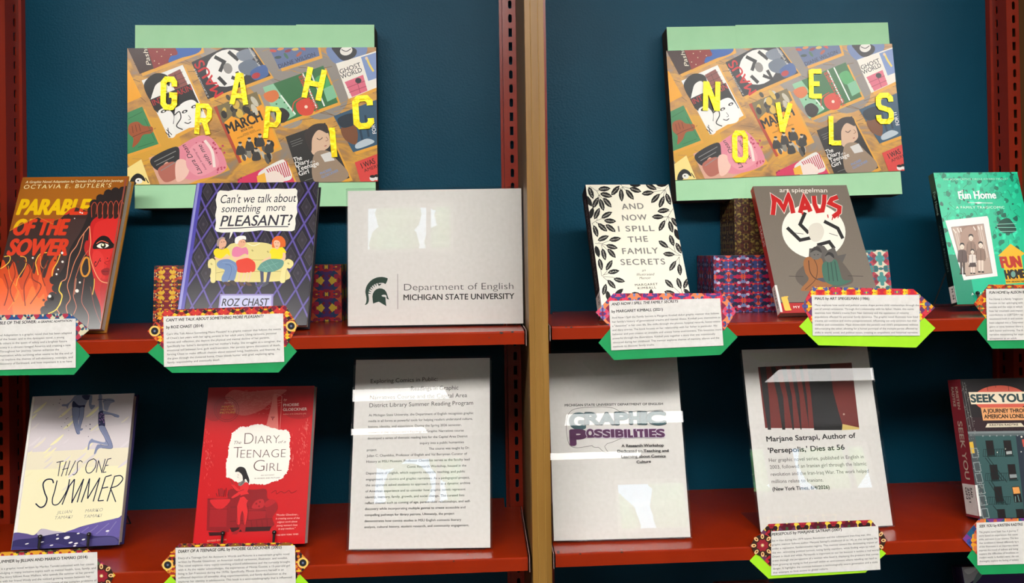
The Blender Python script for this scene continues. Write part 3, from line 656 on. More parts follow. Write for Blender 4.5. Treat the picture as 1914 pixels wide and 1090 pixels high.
# ------------------------------------------------------------------ caption cards on the shelf fronts
def zfit(P):    # world points (x, z) of the card -> local
    return P
def caption_card(label, x, z, band, back, back_mat, cols, cell, period, text, art, tip=None):
    """text = four corners TL TR BR BL; band / back = outlines, all (x, z) on the shelf front"""
    t = thing('caption_card', label, 'caption card', (x, -0.0004, z), group='caption cards on the shelf fronts')
    fn = lambda p, h: Vector((p[0]-x, -h, p[1]-z))
    mb = MB(); mb.prism(back, fn, 0.0, 0.0006, back_mat); mb.build('backing', t, label='%s card backing' % ('green' if back_mat is M['green'] else 'lime green'))
    k = kaleido('print_%s' % cols[0].strip('#')+str(cell), cols, cell, period)
    mb = MB(); mb.prism(band, fn, 0.0008, 0.0013, k)
    if tip:
        zx = [p[0] for p in band]; zz = [p[1] for p in band]
        x0, x1, z0, z1 = min(zx), max(zx), min(zz), max(zz)
        A = Art(mb, [(x0, -z1), (x1, -z1), (x1, -z0), (x0, -z0)], x1-x0, z1-z0, (x0-x, -0.0013, z0-z), (1, 0, 0), (0, 0, 1), (0, -1, 0), 0.45)
        for sx, (px, pz) in ((1, min(band)), (-1, max(band))):
            if tip == 'eye':
                for q in range(9): A.ell(px+sx*(0.016+0.006*(q % 3)), -pz+(q-4)*0.0045, 0.0022, 0.0011, ['#f0a02a', '#c9781a', '#f6cf6a'][q % 3], 40*q)
                A.ell(px+sx*0.010, -pz, 0.0078, 0.0078, '#f4c76a'); A.ell(px+sx*0.010, -pz, 0.0052, 0.0052, '#22242c'); A.ell(px+sx*0.010, -pz, 0.0016, 0.0016, '#7a86a8')
            else:
                A.ell(px+sx*0.0195, -pz, 0.0165, 0.0165, '#3a241a')
                for q in range(8):
                    a = math.pi*q/4; A.ell(px+sx*0.0195+0.0135*math.cos(a), -pz+0.0135*math.sin(a), 0.0038, 0.0026, '#f2c98a', 45*q); A.ell(px+sx*0.0195+0.0130*math.cos(a), -pz+0.0130*math.sin(a), 0.0018, 0.0012, '#7a3a1a', 45*q)
                A.poly([(px+sx*0.0195+(0.0098 if q % 2 else 0.0078)*math.cos(math.pi*q/8), -pz+(0.0098 if q % 2 else 0.0078)*math.sin(math.pi*q/8)) for q in range(16)], '#9a2433')
                A.poly([(px+sx*0.0195+(0.0034 if q % 2 else 0.0013)*math.cos(math.pi*q/8), -pz+(0.0034 if q % 2 else 0.0013)*math.sin(math.pi*q/8)) for q in range(16)], '#f0dca0')
    mb.build('patterned_band', t, label='kaleidoscope-patterned paper band')
    mb = MB(); mb.prism(text, fn, 0.0016, 0.0020, M['paper'])
    TL, TR, BR, BL = [Vector(p) for p in text]; W = (BR-BL).length; H = (TL-BL).length
    u = (BR-BL).normalized(); v = Vector((-u.y, u.x))
    fr = [(0, 0), (100, 0), (100, 100*H/W), (0, 100*H/W)]
    A = Art(mb, fr, W, H, (BL.x-x, -0.0020, BL.y-z), (u.x, 0, u.y), (v.x, 0, v.y), (0, -1, 0), 0.6)
    art(A); mb.build('text_panel', t, label='white printed caption')
    return t
def hexa(l, r, top, half, tl, tr, bl=None, br=None):
    """outline with a point at each end: l, r = points, tl/tr = x of the top corners"""
    (xl, zl), (xr, zr) = l, r
    bl = tl if bl is None else bl; br = tr if br is None else br
    return [(xl, zl), (bl, zl-half), (br, zr-half), (xr, zr), (tr, zr+half), (tl, zl+half)]
def cap_text(head, lines, x0, x1, y0, dy, cap, slope=0.0, head_cap=3.0):
    INK = '#15130f'
    def draw(A):
        for s, a, b, y, sh, bo in head: A.text(s, (a, y), (b, y), head_cap, INK, bo, sh)
        for i, (s, xe) in enumerate(lines): A.text(s, (x0, y0+dy*i), (xe, y0+dy*i), cap, '#33302c')
    return draw
# printed captions (what can be read of them)
INKB, INKG = '#0c0b09', '#1f1d1a'
def L(lines, ends): return list(zip(lines, ends))
caption_card('green caption card at far left, below the orange and red hardback with the woman\'s face', -0.7525, -0.005,
    hexa((-0.8580, 0.0150), (-0.6475, 0.0155), 0, 0.0235, -0.8300, -0.6745), hexa((-0.8580, -0.0210), (-0.6479, -0.0229), 0, 0.0262, -0.8340, -0.6704), M['green'],
    ['#2a6d9c', '#8a1c34', '#3d7a6a', '#d8d0b0', '#1f4f8a', '#a8b84a', '#b8324a', '#254a5a'], 190, 0.02,
    [(-0.8385, 0.0318), (-0.6665, 0.0317), (-0.6673, -0.0388), (-0.8385, -0.0400)],
    cap_text([('PARABLE OF THE SOWER:', 30.9, 69, 3.6, .22, .012)], [], 0, 0, 0, 0, 0) and (lambda A: (
        A.text('PARABLE OF THE SOWER:', (30.9, 4.2), (69, 3.7), 2.6, INKB, .022, .22), A.text('A GRAPHIC ADAPTATION', (69.9, 3.7), (97.9, 3.3), 1.9, INKB, .022, .22),
        [A.text(t, (a, 13.9+3.4*i), (b, 13.5+3.4*i), 1.75, INKG) for i, (t, a, b) in enumerate((
            ('vel Adaptation is a graphic novel that has been adapted', 38.4, 97.2), ('of the Sower, and in this dystopian novel, a young', 39, 91.2), ('ds others in the quest of safety and a brighter future', 38.4, 93.4),
            ('ociety in a climate-ravaged America and creating a new', 38.4, 96.4), ('Throughout her journey, Lauren enhances the', 38.7, 86.8), ('munication while surviving what seems to be the end of', 38.4, 97.9),
            ('t to explore the themes of self-discovery, nostalgia, and', 38.4, 97.8), ('discovery of Earthseed, and how important it is to have', 38.4, 97.2)))])))
caption_card('green caption card below the purple diamond-patterned book', -0.4580, 0.0,
    hexa((-0.5661, 0.0113), (-0.3515, 0.0145), 0, 0.0302, -0.5410, -0.3695), hexa((-0.5664, -0.0197), (-0.3540, -0.0229), 0, 0.0300, -0.5326, -0.3807), M['green'],
    ['#a8222c', '#f0c52e', '#5c1226', '#e0742a', '#2a1a20', '#d43a34', '#f4dc5a', '#7c1838', '#c23a22'], 200, 0.02,
    [(-0.5433, 0.0322), (-0.3727, 0.0331), (-0.3721, -0.0373), (-0.5433, -0.0408)],
    lambda A: (A.text("CAN'T WE TALK ABOUT SOMETHING MORE PLEASANT?", (3, 4.4), (84, 4.2), 2.5, INKB, .022, .22), A.text('by ROZ CHAST (2014)', (3, 10.4), (33.5, 10.2), 2.5, INKB, .022),
        [A.text(t, (3, 15.9+3.42*i), (b, 15.4+3.42*i), 1.75, INKG) for i, (t, b) in enumerate((
            ("Can't We Talk About Something More Pleasant? is a graphic memoir that follows the events", 98.2), ("of Chast's last years with her aging parents in her adult years. Using cartoons, personal", 94.3), ("stories and reflection, she depicts the physical and mental decline of her parents.", 88.5),
            ("Specifically her father's dementia and her mother's frailty. She struggles as a caregiver, the", 97.6), ("emotional toll between love, guilt and frustration. Her parents ignore discussions of death,", 97.3), ("forcing Chast to make difficult choices about assisted living, healthcare, and finances. As", 96.8),
            ("she goes through the cluttered home, Chast blends humor with grief, exploring aging,", 92), ("family responsibility and eventually death.", 46.8)))]), 'eye')
caption_card('green caption card below the black and white leaf-patterned book', 0.1930, 0.004,
    hexa((0.0863, 0.0255), (0.3000, 0.0225), 0, 0.0280, 0.1137, 0.2809), hexa((0.0900, -0.0200), (0.3017, -0.0159), 0, 0.0263, 0.1132, 0.2751), M['green'],
    ['#3c4f8a', '#e8365a', '#7d8fc0', '#c8283c', '#5a3a8a', '#f08a5a', '#9aa8d0', '#8a2444', '#e04a6a'], 170, 0.024,
    [(0.1069, 0.0422), (0.2754, 0.0430), (0.2791, -0.0281), (0.1089, -0.0314)],
    lambda A: (A.text('AND NOW I SPILL THE FAMILY SECRETS', (1.6, 4.0), (61, 3.6), 2.5, INKB, .022, .22), A.text('by MARGARET KIMBALL (2021)', (1.6, 10.4), (47, 10.2), 2.5, INKB, .022),
        [A.text(t, (1.6, 15.6+3.62*i), (b, 15.3+3.62*i), 1.75, INKG) for i, (t, b) in enumerate((
            ('And Now I Spill the Family Secrets is Margaret Kimball debut graphic memoir that follows', 97), ("her family's history of generational trauma and mental illness. Kimball puts themselves as", 98.2), ('a "detective" in her own life. She shifts through the photos, hospital records, home videos', 98),
            ('and diary entries. The book focuses on her relationship with her father in particular. His', 95), ('behavior and past creates an unstable and uneasy home environment. This becomes more', 98.8), ('powerful through the illustrations. Kimball puts together a story that was intentionally', 93),
            ('obscured during her childhood. This memoir explores themes of memory, silence and the', 96.5), ('methods to discover family truths.', 38.5)))]))
caption_card('lime green caption card below the grey-brown book with the white disc', 0.5020, 0.009,
    hexa((0.4013, 0.0289), (0.6095, 0.0224), 0, 0.0290, 0.4178, 0.5757), hexa((0.3968, -0.0020), (0.6097, -0.0089), 0, 0.0292, 0.4262, 0.5789), M['lime'],
    ['#c81f3c', '#f2d22e', '#8a4a3a', '#e0401f', '#4a5a9a', '#d8384a', '#a8c83a', '#6a3a6a', '#f4a01f'], 180, 0.024,
    [(0.4164, 0.0452), (0.5847, 0.0425), (0.5843, -0.0198), (0.4169, -0.0162)],
    lambda A: (A.text('MAUS by ART SPIEGELMAN (1986)', (1.9, 4.2), (52.4, 4.1), 2.5, INKB, .022),
        [A.text(t, (1.9, 9.8+3.55*i), (b, 9.7+3.55*i), 1.8, INKG) for i, (t, b) in enumerate((
            ('Maus explores how social and political events shape parent-child relationships through the', 99), ("use of animal caricatures. Through Art's relationship with his father, Vladek, this comic", 94.2), ("examines how Vladek's trauma from Nazi Germany and the oppression of minority", 89.6),
            ('populations affected his personal family dynamics. The graphic novel illustrates how lived', 98), ('trauma can continue and evolve postgenerational, influencing not only survivors but their', 97.3), ("children and connections. Maus shows both the parent's and child's perspectives without", 98.2),
            ('dehumanizing the other, allowing for a human portrayal of the multiple parties affected by', 97.8), ('shifts in world, social, and political issues, creating an empathetic and historical narrative.', 98.2)))]))
caption_card('green caption card at far right on the upper shelf, below the teal book', 0.7760, 0.007,
    hexa((0.6709, 0.0271), (0.8850, 0.0240), 0, 0.0290, 0.6950, 0.8600), hexa((0.6752, -0.0126), (0.8880, -0.0150), 0, 0.0298, 0.6995, 0.8620), M['green'],
    ['#c8301f', '#f0b81f', '#3f7a3a', '#8a1f1c', '#e0701f', '#d8d84a', '#a8281f', '#5a6a4a'], 260, 0.016,
    [(0.6904, 0.0495), (0.8610, 0.0480), (0.8610, -0.0310), (0.6909, -0.0294)],
    lambda A: (A.text('FUN HOME', (2, 4.4), (17.7, 4.3), 2.5, INKB, .022, .22), A.text('by ALISON BECHDEL', (18.5, 4.3), (46, 4.1), 2.5, INKB, .022),
        [A.text(t, (2, 10.0+3.55*i), (b, 10.0+3.55*i), 1.8, INKG) for i, (t, b) in enumerate((
            ('Fun Home is a family "tragicomi', 33.4), ('focuses on her upbringing with', 33.4), ('suicide and the ways in which', 33), ('how her traumatic past impact', 33.4), ('contributions to LGBTQIA+ rep', 33.6), ('touchstone both in and outside', 33.4),
            ('been adapted into a Tony-winn', 33.4), ('genre or tone; however there a', 33.4), ('dark humor and brevity. The th', 33.4), ('narrative reexamining her expe', 33.6), ('acceptance as an adult.', 27.7)))]))
caption_card('patterned caption card at far left on the lower shelf, below the pale cream book', -0.7255, -0.338,
    hexa((-0.8350, -0.3400), (-0.6154, -0.3388), 0, 0.0400, -0.8000, -0.6545), hexa((-0.8350, -0.3740), (-0.6250, -0.3730), 0, 0.030, -0.8050, -0.6500), M['green'],
    ['#a8222c', '#f0c52e', '#4a5a3a', '#c83a6a', '#2a1a20', '#e0a02a', '#d8402a', '#7c1838', '#4f6a4a'], 190, 0.02,
    [(-0.8120, -0.3052), (-0.6401, -0.3043), (-0.6401, -0.3760), (-0.8120, -0.3770)],
    lambda A: (A.text('THIS ONE SUMMER', (1.5, 6.2), (33.4, 5.6), 2.5, INKB, .022, .22), A.text('by JILLIAN AND MARIKO TAMAKI (2014)', (34.6, 5.6), (92.2, 4.8), 2.5, INKB, .022),
        [A.text(t, (a, 11.6+3.4*i), (b, 10.6+3.4*i), 1.8, INKG) for i, (t, a, b) in enumerate((
            ('This One Summer is a graphic novel written by Mariko Tamaki cohosted with her cousin', 2, 97.5), ('indulging in many inclusive topics such as mental health, love, family, and', 20.4, 99), ("The story follows Rose Wallace, who spends the summer at her parents'", 20.9, 97.6),
            ('ge with her friend Windy and she noticed growing tension between her', 20.4, 94.4), ('Rose becomes more aware of the complex problems of', 40.6, 99.4)))]), 'star')
caption_card('lime green caption card below the bright red paperback', -0.4455, -0.336,
    hexa((-0.5517, -0.3267), (-0.3392, -0.3309), 0, 0.0300, -0.5250, -0.3656), hexa((-0.5560, -0.3610), (-0.3390, -0.3640), 0, 0.030, -0.5260, -0.3670), M['lime'],
    ['#a8222c', '#f0d02e', '#3a1a1c', '#e0942a', '#2a1a20', '#8a5a1a', '#f4dc5a', '#7c1838', '#c2622a'], 230, 0.018,
    [(-0.5303, -0.3022), (-0.3603, -0.3050), (-0.3595, -0.3760), (-0.5303, -0.3745)],
    lambda A: (A.text('DIARY OF A TEENAGE GIRL', (1.9, 4.4), (41, 3.6), 2.6, INKB, .022, .22), A.text('by PHOEBE GLOECKNER (2002)', (42.3, 3.6), (88, 2.9), 2.6, INKB, .022),
        [A.text(t, (1.9, 9.6+3.3*i), (b, 8.6+3.3*i), 1.8, INKG) for i, (t, b) in enumerate((
            ('Diary of a Teenage Girl: An Account in Words and Pictures is a mainstream graphic novel', 94.6), ('written by Phoebe Gloeckner, an American medical cartoonist, illustrator, and novelist.', 93), ('This novel explores many topics revolving around adolescence and the curiosity brought', 95),
            ('with it. As the reader acknowledges, the experiences of Minnie Goetze, a 15-year-old girl', 95), ('living in San Francisco during the 1970s. Specifically, Minnie discovers herself in an', 89.8), ('unfiltered depiction of sexuality, drug experimentation, and family dysfunction as she', 92),
            ('explores her identity in adolescence. This book is a semi-autobiography that is influenced', 96.6)))]), 'eye')
caption_card('crooked lime green caption card below the acrylic sign with the striped photo', 0.4200, -0.336,
    hexa((0.3143, -0.3303), (0.5275, -0.3296), 0, 0.0316, 0.3441, 0.5027), hexa((0.3139, -0.3532), (0.5254, -0.3498), 0, 0.0280, 0.3426, 0.4925), M['lime'],
    ['#8a1f2e', '#f0d24a', '#3f5a34', '#b8283c', '#2a1a1c', '#5a1226', '#d8c83a', '#6a3a5a', '#a81f2c'], 150, 0.024,
    [(0.3475, -0.3096), (0.5132, -0.3074), (0.5154, -0.3735), (0.3463, -0.3760)],
    lambda A: (A.text('PERSEPOLIS', (1.5, 4.0), (20, 3.4), 2.5, INKB, .022, .22), A.text('by MARJANE SATRAPI (2007)', (21, 3.4), (65.5, 2.6), 2.5, INKB, .022),
        [A.text(t, (1.5, 9.2+3.55*i), (b, 8.2+3.55*i), 1.75, INKG) for i, (t, b) in enumerate((
            ('Set in Iran during the 1979 Islamic Revolution and the subsequent Iran-Iraq war, this', 92), ("graphic memoir follows author Marjane Satrapi's childhood (6 to 14), as she navigates life", 98), ('under a repressive, fundamentalist regime. This memoir covers the devastating impact of', 98),
            ('the war, witnessing political turmoil, losing family members, while finding ways to rebel.', 96), ('Drawn in black and white, Persepolis is important to our list because it tackles a real world', 98.8), ('event through the perspective of a woman who lived it, displaying the pressure that comes', 98.6),
            ('from growing up trying to find yourself within an environment where rebelling can lead to', 97), ('danger. It highlights the contrast between a technologically aware generation and a state', 97.5), ('that attempts to limit access to global culture.', 52)))]), 'star')
caption_card('green caption card at far right on the lower shelf, below the dark apartment-building book', 0.7500, -0.338,
    hexa((0.6458, -0.3319), (0.8600, -0.3340), 0, 0.0292, 0.6720, 0.8340), hexa((0.6529, -0.3603), (0.8640, -0.3620), 0, 0.0274, 0.6745, 0.8400), M['green'],
    ['#3c4f9a', '#e8a02a', '#c85a3a', '#2b3d74', '#d8744a', '#7a3a8a', '#f0c84a', '#1f5a7a', '#b8402a'], 130, 0.026,
    [(0.6677, -0.3079), (0.8390, -0.3075), (0.8390, -0.3740), (0.6681, -0.3728)],
    lambda A: (A.text('SEEK YOU', (1.9, 4.2), (14.6, 4.0), 2.5, INKB, .022, .22), A.text('by KRISTEN RADTKE', (15.5, 4.0), (42.5, 3.6), 2.5, INKB, .022),
        [A.text(t, (1.7, 9.2+3.25*i), (b, 8.9+3.25*i), 1.75, INKG) for i, (t, b) in enumerate((
            ('The graphic novel Seek You: A Journey T', 38.2), ('story based on experiences that cause', 37.6), ('shifts, and more in our country. This boo', 38.2), ('that loneliness is viewed differently by s', 38.2), ('of the illustration is an important eleme', 38), ('express the mood of sadness and being', 37.8),
            ('explains the difficulties of loneliness an', 38), ("modern world. In Radtke's story, she con", 38.2), ('thoroughly explore the feeling of isolatio', 38)))]))

# ------------------------------------------------------------------ acrylic sign holders
def acrylic_sign(label, shelf_z, pose, frame, art, foot, mx=0.003):
    X0, Y0, dz, psi, th, W, H = pose; th = math.radians(th)
    t = thing('acrylic_sign', label, 'sign', (X0, Y0, shelf_z+dz), frame_rot(math.radians(psi), th), 'acrylic sign holders')
    mb = MB(); mb.box(0, W, 0.0, 0.0003, 0.0004, H, M['sheet'])
    A = Art(mb, frame, W, H, (0, 0, 0), (1, 0, 0), (0, 0, 1), (0, -1, 0), 0.6, base=6e-5); art(A)
    mb.build('paper_sheet', t, label='white printed sheet')
    mb = MB(); mb.box(-mx, W+mx, -0.0032, -0.0014, -0.0006, H+0.003, M['acrylic']); mb.box(-mx, W+mx, 0.0008, 0.0024, -0.0006, H+0.004, M['acrylic'])
    c, s = math.cos(th), math.sin(th)
    P = lambda x, y, z: (x, 0.0024+y*c-z*s, y*s+z*c)            # level axes behind the foot of the panel
    za, zb = -dz+0.0004-0.0024*s*0, -dz+0.0022
    vs = [P(x, y, z) for x in (0.004, W-0.008) for y in (-0.004, foot) for z in (za+0.0006, zb+0.0006)]
    mb.add(vs, [(0, 1, 3, 2), (4, 6, 7, 5), (0, 4, 5, 1), (2, 3, 7, 6), (0, 2, 6, 4), (1, 5, 7, 3)], M['acrylic'])
    mb.build('acrylic_holder', t, label='clear acrylic holder'); return t
def art_a(A):
    G = '#17362c'; A.view(670, 500, 5.98)
    A.blob([(343, 133), (324, 121), (290, 113), (255, 113), (215, 121), (175, 139), (140, 168), (113, 205), (99, 242), (94, 282), (100, 315), (106, 345), (106, 375), (101, 402), (88, 425), (108, 420), (124, 404), (132, 384), (134, 358), (131, 332), (128, 308), (130, 284), (140, 254), (158, 227), (182, 204), (210, 189), (240, 181), (275, 178), (300, 181), (319, 190)], G, 3)
    for i in range(7):
        a = math.radians(170-11.5*i); b = a-math.radians(5.6); c0 = (256, 322)
        r0, r1 = 103+2*i, 131+1.6*i
        A.poly([(c0[0]+r0*math.cos(a-.03), c0[1]-r0*math.sin(a-.03)), (c0[0]+r1*math.cos(a), c0[1]-r1*math.sin(a)), (c0[0]+r1*math.cos(b), c0[1]-r1*math.sin(b)), (c0[0]+r0*math.cos(b+.03), c0[1]-r0*math.sin(b+.03))], G)
    A.poly([(244, 190), (276, 187), (256, 208), (242, 212)], G)
    A.poly([(180, 409), (175, 368), (172, 330), (178, 298), (192, 272), (214, 251), (246, 239), (278, 241), (306, 254), (326, 278), (338, 312), (346, 340), (358, 363), (333, 357), (328, 338), (318, 336), (320, 384), (327, 438), (243, 388)], G)
    A.blob([(274, 321), (288, 313), (312, 312), (326, 320), (327, 336), (300, 334), (284, 330)], '#dedbd7', 3)
    A.line([(452, 78), (454, 470)], 4.5, '#4a4846')
    A.text('Department of English', (524, 262), (1748, 243), 78, '#332f33', -0.012)
    A.text('MICHIGAN STATE UNIVERSITY', (519, 371), (1758, 352), 66, '#151314', 0.02)
acrylic_sign('landscape acrylic sign with a dark green helmet emblem on the upper left shelf', Z_UL, (-0.2957, 0.0958, 0.0035, -3.25, 2.92, 0.2786, 0.2165), [(653, 359), (977, 351), (981, 605.5), (653.7, 611)], art_a, 0.07, 0.002)
def art_b(A):
    A.view(640, 660, 5.448); K = '#1b1a1a'
    A.text('Exploring Comics in Public:', (290, 304), (972, 281), 44, K); A.text('Readings in Graphic', (700, 381), (1182, 370), 44, K)
    A.text('Narratives Course and the Capital Area', (282, 470), (1270, 447), 44, K); A.text('District Library Summer Reading Program', (276, 550), (1332, 524), 44, K)
    Ls = [('At Michigan State University, the Department of English recognizes graphic', 270, 642, 1335, 620), ('media in all forms as powerful tools for helping readers understand culture,', 266, 702, 1326, 678), ('history, identity, and experience. During the Spring 2026 semester,', 264, 760, 1214, 740),
          ("students in the Department's Readings in Graphic Narratives course", 262, 818, 1236, 797), ('developed a series of thematic reading lists for the Capital Area District', 258, 878, 1274, 856), ('inquiry into a public humanities', 790, 927, 1238, 916), ('project.', 250, 996, 352, 994), ('The course was taught by Dr.', 882, 984, 1296, 974),
          ('Julian C. Chambliss, Professor of English and Val Berryman Curator of', 248, 1056, 1270, 1034), ('History at MSU Museum. Professor Chambliss serves as the faculty lead', 246, 1116, 1296, 1092)]
    for t, x0, y0, x1, y1 in Ls: A.text(t, (x0, y0), (x1, y1), 25, K, 0.01)
    A.view(640, 840, 5.448)
    Ls = [('Comic Research Workshop, housed in the', 660, 187, 1262, 174), ('Department of English, which supports research, teaching, and public', 242, 254, 1250, 234), ('engagement on comics and graphic narratives. As a pedagogical project,', 240, 316, 1296, 296), ('the assignment asked students to approach comics as a dynamic archive', 237, 376, 1302, 352),
          ('of American experience and to consider how graphic novels represent', 235, 437, 1254, 416), ('identity, memory, family, growth, and social change. The curated lists', 233, 498, 1242, 476), ('reflect themes such as coming of age, parent-child relationships, and self-', 231, 558, 1304, 537), ('discovery while incorporating multiple genres to create accessible and', 229, 618, 1252, 600),
          ('compelling pathways for library patrons. Ultimately, the project', 227, 680, 1140, 664), ('demonstrates how comics studies in MSU English connects literary', 225, 742, 1210, 727), ('analysis, cultural history, student research, and community engagement.', 223, 803, 1290, 783)]
    for t, x0, y0, x1, y1 in Ls: A.text(t, (x0, y0), (x1, y1), 25, K, 0.01)
acrylic_sign('portrait acrylic sign full of small text, left of the wooden divider', Z_LL, (-0.2912, 0.0471, 0.0035, -3.64, 13.76, 0.2160, 0.2881), [(666, 672), (915.6, 669), (916.5, 1024.5), (651.5, 1028)], art_b, 0.095)
def art_c(A):
    A.view(1040, 730, 7.268); K = '#1b1a1c'
    A.text('MICHIGAN STATE UNIVERSITY DEPARTMENT OF ENGLISH', (108, 192), (1418, 166), 32, K, 0.028)
    A.curve([(838, 256), (760, 214), (640, 198), (480, 200), (320, 212), (210, 240), (150, 310), (126, 420), (130, 560), (156, 690), (210, 742), (290, 750), (400, 732), (474, 720)], 5, K)
    A.line([(474, 720), (484, 738), (520, 746), (560, 744), (610, 792), (660, 818), (720, 832), (680, 800), (650, 756), (640, 730), (674, 692), (740, 674), (810, 644), (868, 616)], 5, K)
    A.curve([(832, 260), (900, 250), (1000, 258), (1100, 248), (1200, 254), (1300, 244), (1400, 238), (1436, 280)], 5, K)
    T, D = '#3a5a60', '#22343a'
    A.text('G', (180, 490), (372, 490), 214, T, 0.07)
    for t, x0, x1, y, c in (('R', 392, 560, 424, 150), ('A', 582, 762, 424, 150), ('P', 792, 946, 426, 158), ('H', 990, 1110, 418, 158), ('I', 1136, 1190, 418, 160), ('C', 1216, 1444, 420, 164)):
        A.text(t, (x0-6, y+5), (x1+6, y+5), c+8, D, 0.09); A.text(t, (x0, y), (x1, y), c, T, 0.07)
    P = '#52224e'
    A.text('P', (192, 706), (392, 700), 200, P, 0.09)
    for t, x0, x1, y in (('O', 402, 490, 600), ('S', 508, 606, 604), ('S', 622, 716, 606), ('I', 734, 768, 602), ('B', 792, 896, 602), ('I', 912, 946, 602), ('L', 960, 1030, 602), ('I', 1040, 1072, 598), ('T', 1080, 1180, 600), ('I', 1186, 1218, 596), ('E', 1244, 1336, 596), ('S', 1340, 1440, 596)):
        A.text(t, (x0-4, y+4), (x1+4, y+2), 112, '#cfc4d2', 0.1); A.text(t, (x0, y), (x1, y-2), 104, P, 0.07)
    A.line([(404, 604), (500, 600)], 20, P); A.line([(960, 606), (1440, 598)], 4, K)
    for t, x0, x1, y in (('A Research Workshop', 866, 1432, 738), ('Dedicated to Teaching and', 812, 1498, 812), ('Learning about Comics', 864, 1460, 886), ('Culture', 1070, 1262, 960)): A.text(t, (x0, y), (x1, y-12), 38, K, 0.034)
acrylic_sign('portrait acrylic sign with a speech-bubble logo, right of the wooden divider', Z_LR, (0.0225, 0.0428, 0.0035, -1.15, 15.08, 0.2125, 0.2892), [(1025, 660.5), (1258, 655), (1290.7, 1003.6), (1031.5, 1013.3)], art_c, 0.095, 0.0022)
def art_d(A):
    A.view(1370, 640, 4.953); K = '#1b1a1b'
    A.poly([(232, 222), (1100, 192), (1172, 800), (300, 790)], '#6f2a26')
    for a, b, c, d in ((260, 330, 305, 375), (362, 418, 440, 508), (460, 516, 535, 590), (545, 598, 610, 660), (628, 670, 690, 730)):
        A.poly([(a-10, 222), (b-24, 218), (d-40, 500), (d-20, 806), (c+20, 806), (c-25, 500)], '#262527')
    A.poly([(690, 206), (900, 200), (930, 450), (980, 640), (1020, 770), (1012, 812), (756, 812), (726, 480)], '#222123')
    A.poly([(1018, 756), (1172, 790), (1172, 806), (1014, 812)], '#cdb56a'); A.ell(1030, 666, 9, 9, '#b9a08c'); A.line([(960, 520), (985, 640)], 3, '#7c312c')
    A.text('Marjane Satrapi, Author of', (314, 916), (1140, 884), 50, K, 0.026); A.text("'Persepolis,' Dies at 56", (330, 1024), (1038, 992), 50, K, 0.026)
    A.view(1340, 630, 2.37); J = '#4a4746'
    for t, x0, y0, x1, y1 in (('Her graphic novel series, published in English in', 232, 553, 652, 537), ('2003, followed an Iranian girl through the Islamic', 236, 584, 664, 568), ('revolution and the Iran-Iraq War. The work helped', 240, 616, 674, 600), ('millions relate to Iranians.', 244, 648, 474, 640)): A.text(t, (x0, y0), (x1, y1), 17, J)
    A.text('(New York Times, 6/4/2026)', (248, 682), (501, 672), 17, K, 0.026)
acrylic_sign('portrait acrylic sign with a red and black striped photo on the lower right shelf', Z_LR, (0.3496, 0.0489, 0.0035, 1.94, 13.83, 0.2179, 0.2865), [(1386, 652), (1620.6, 649), (1669, 982), (1422, 996)], art_d, 0.095, 0.0034)
# ------------------------------------------------------------------ books
def book(label, shelf_z, pose, T, cover, spine, frame, art, hard=True, rough=0.3, spine_art=None, back=None, call=None, jacket=False, page=None):
    X0, Y0, dz, psi, th, W, H = pose
    t = thing('graphic_novel', label, 'book', (X0, Y0, shelf_z+dz), frame_rot(math.radians(psi), math.radians(th)), 'graphic novels on display')
    b = 0.0026 if hard else 0.0005; ov = 0.0032 if hard else 0.0004
    mb = MB(); cm = ink(cover, rough); sm = ink(spine, rough); bm = ink(back or cover, rough)
    mb.box(0, W, 0.0, b, 0, H, cm); mb.box(0, W, T-b, T, 0, H, bm)
    if hard and spine_art is None:      # rounded spine
        n = 10; pr = [(0.004-0.0085*math.sin(math.pi*i/n), T/2-(T/2)*math.cos(math.pi*i/n)) for i in range(n+1)]
        pts = pr + [(0.004, T-b), (0.004, b)]
        m = len(pts); mb.add([(x, y, z) for z in (0, H) for x, y in pts], [(i, (i+1) % m, m+(i+1) % m, m+i) for i in range(m)] + [tuple(range(m))[::-1], tuple(range(m, 2*m))], sm)
    else: mb.box(-0.0001, b, 0.0001, T-0.0001, 0.0001, H-0.0001, sm)
    A = Art(mb, frame, W, H, (0, 0, 0), (1, 0, 0), (0, 0, 1), (0, -1, 0), rough); art(A)
    if spine_art:
        S = Art(mb, [(0, 0), (1, 0), (1, 10), (0, 10)], T, H, (-0.0001, T, 0), (0, -1, 0), (0, 0, 1), (-1, 0, 0), rough); spine_art(S)
    cv = mb.build('cover', t)
    mb = MB(); mb.box(b+0.0002 if hard else 0.0006, W-ov, b+0.0001, T-b-0.0001, ov, H-ov, page or M['pages']); mb.build('page_block', t, label='pale paper pages')
    if call:
        z0, z1, txt = call
        mb = MB(); mb.box(-0.0005, -0.0003, 0.0015, T-0.0015, z0, z1, M['paper']); mb.box(-0.0005, W*0.02, -0.00045, -0.00035, z0, z1, M['paper'])
        S = Art(mb, [(0, 0), (1, 0), (1, 10), (0, 10)], T-0.003, z1-z0, (-0.0005, T-0.0015, z0), (0, -1, 0), (0, 0, 1), (-1, 0, 0), 0.6)
        for x in txt: S.text(x[0], (x[1], x[2]), (x[1], x[3]), x[4], '#1a1a1a', 0.03)
        mb.build('call_number_label', cv, label='white spine label')
    return t
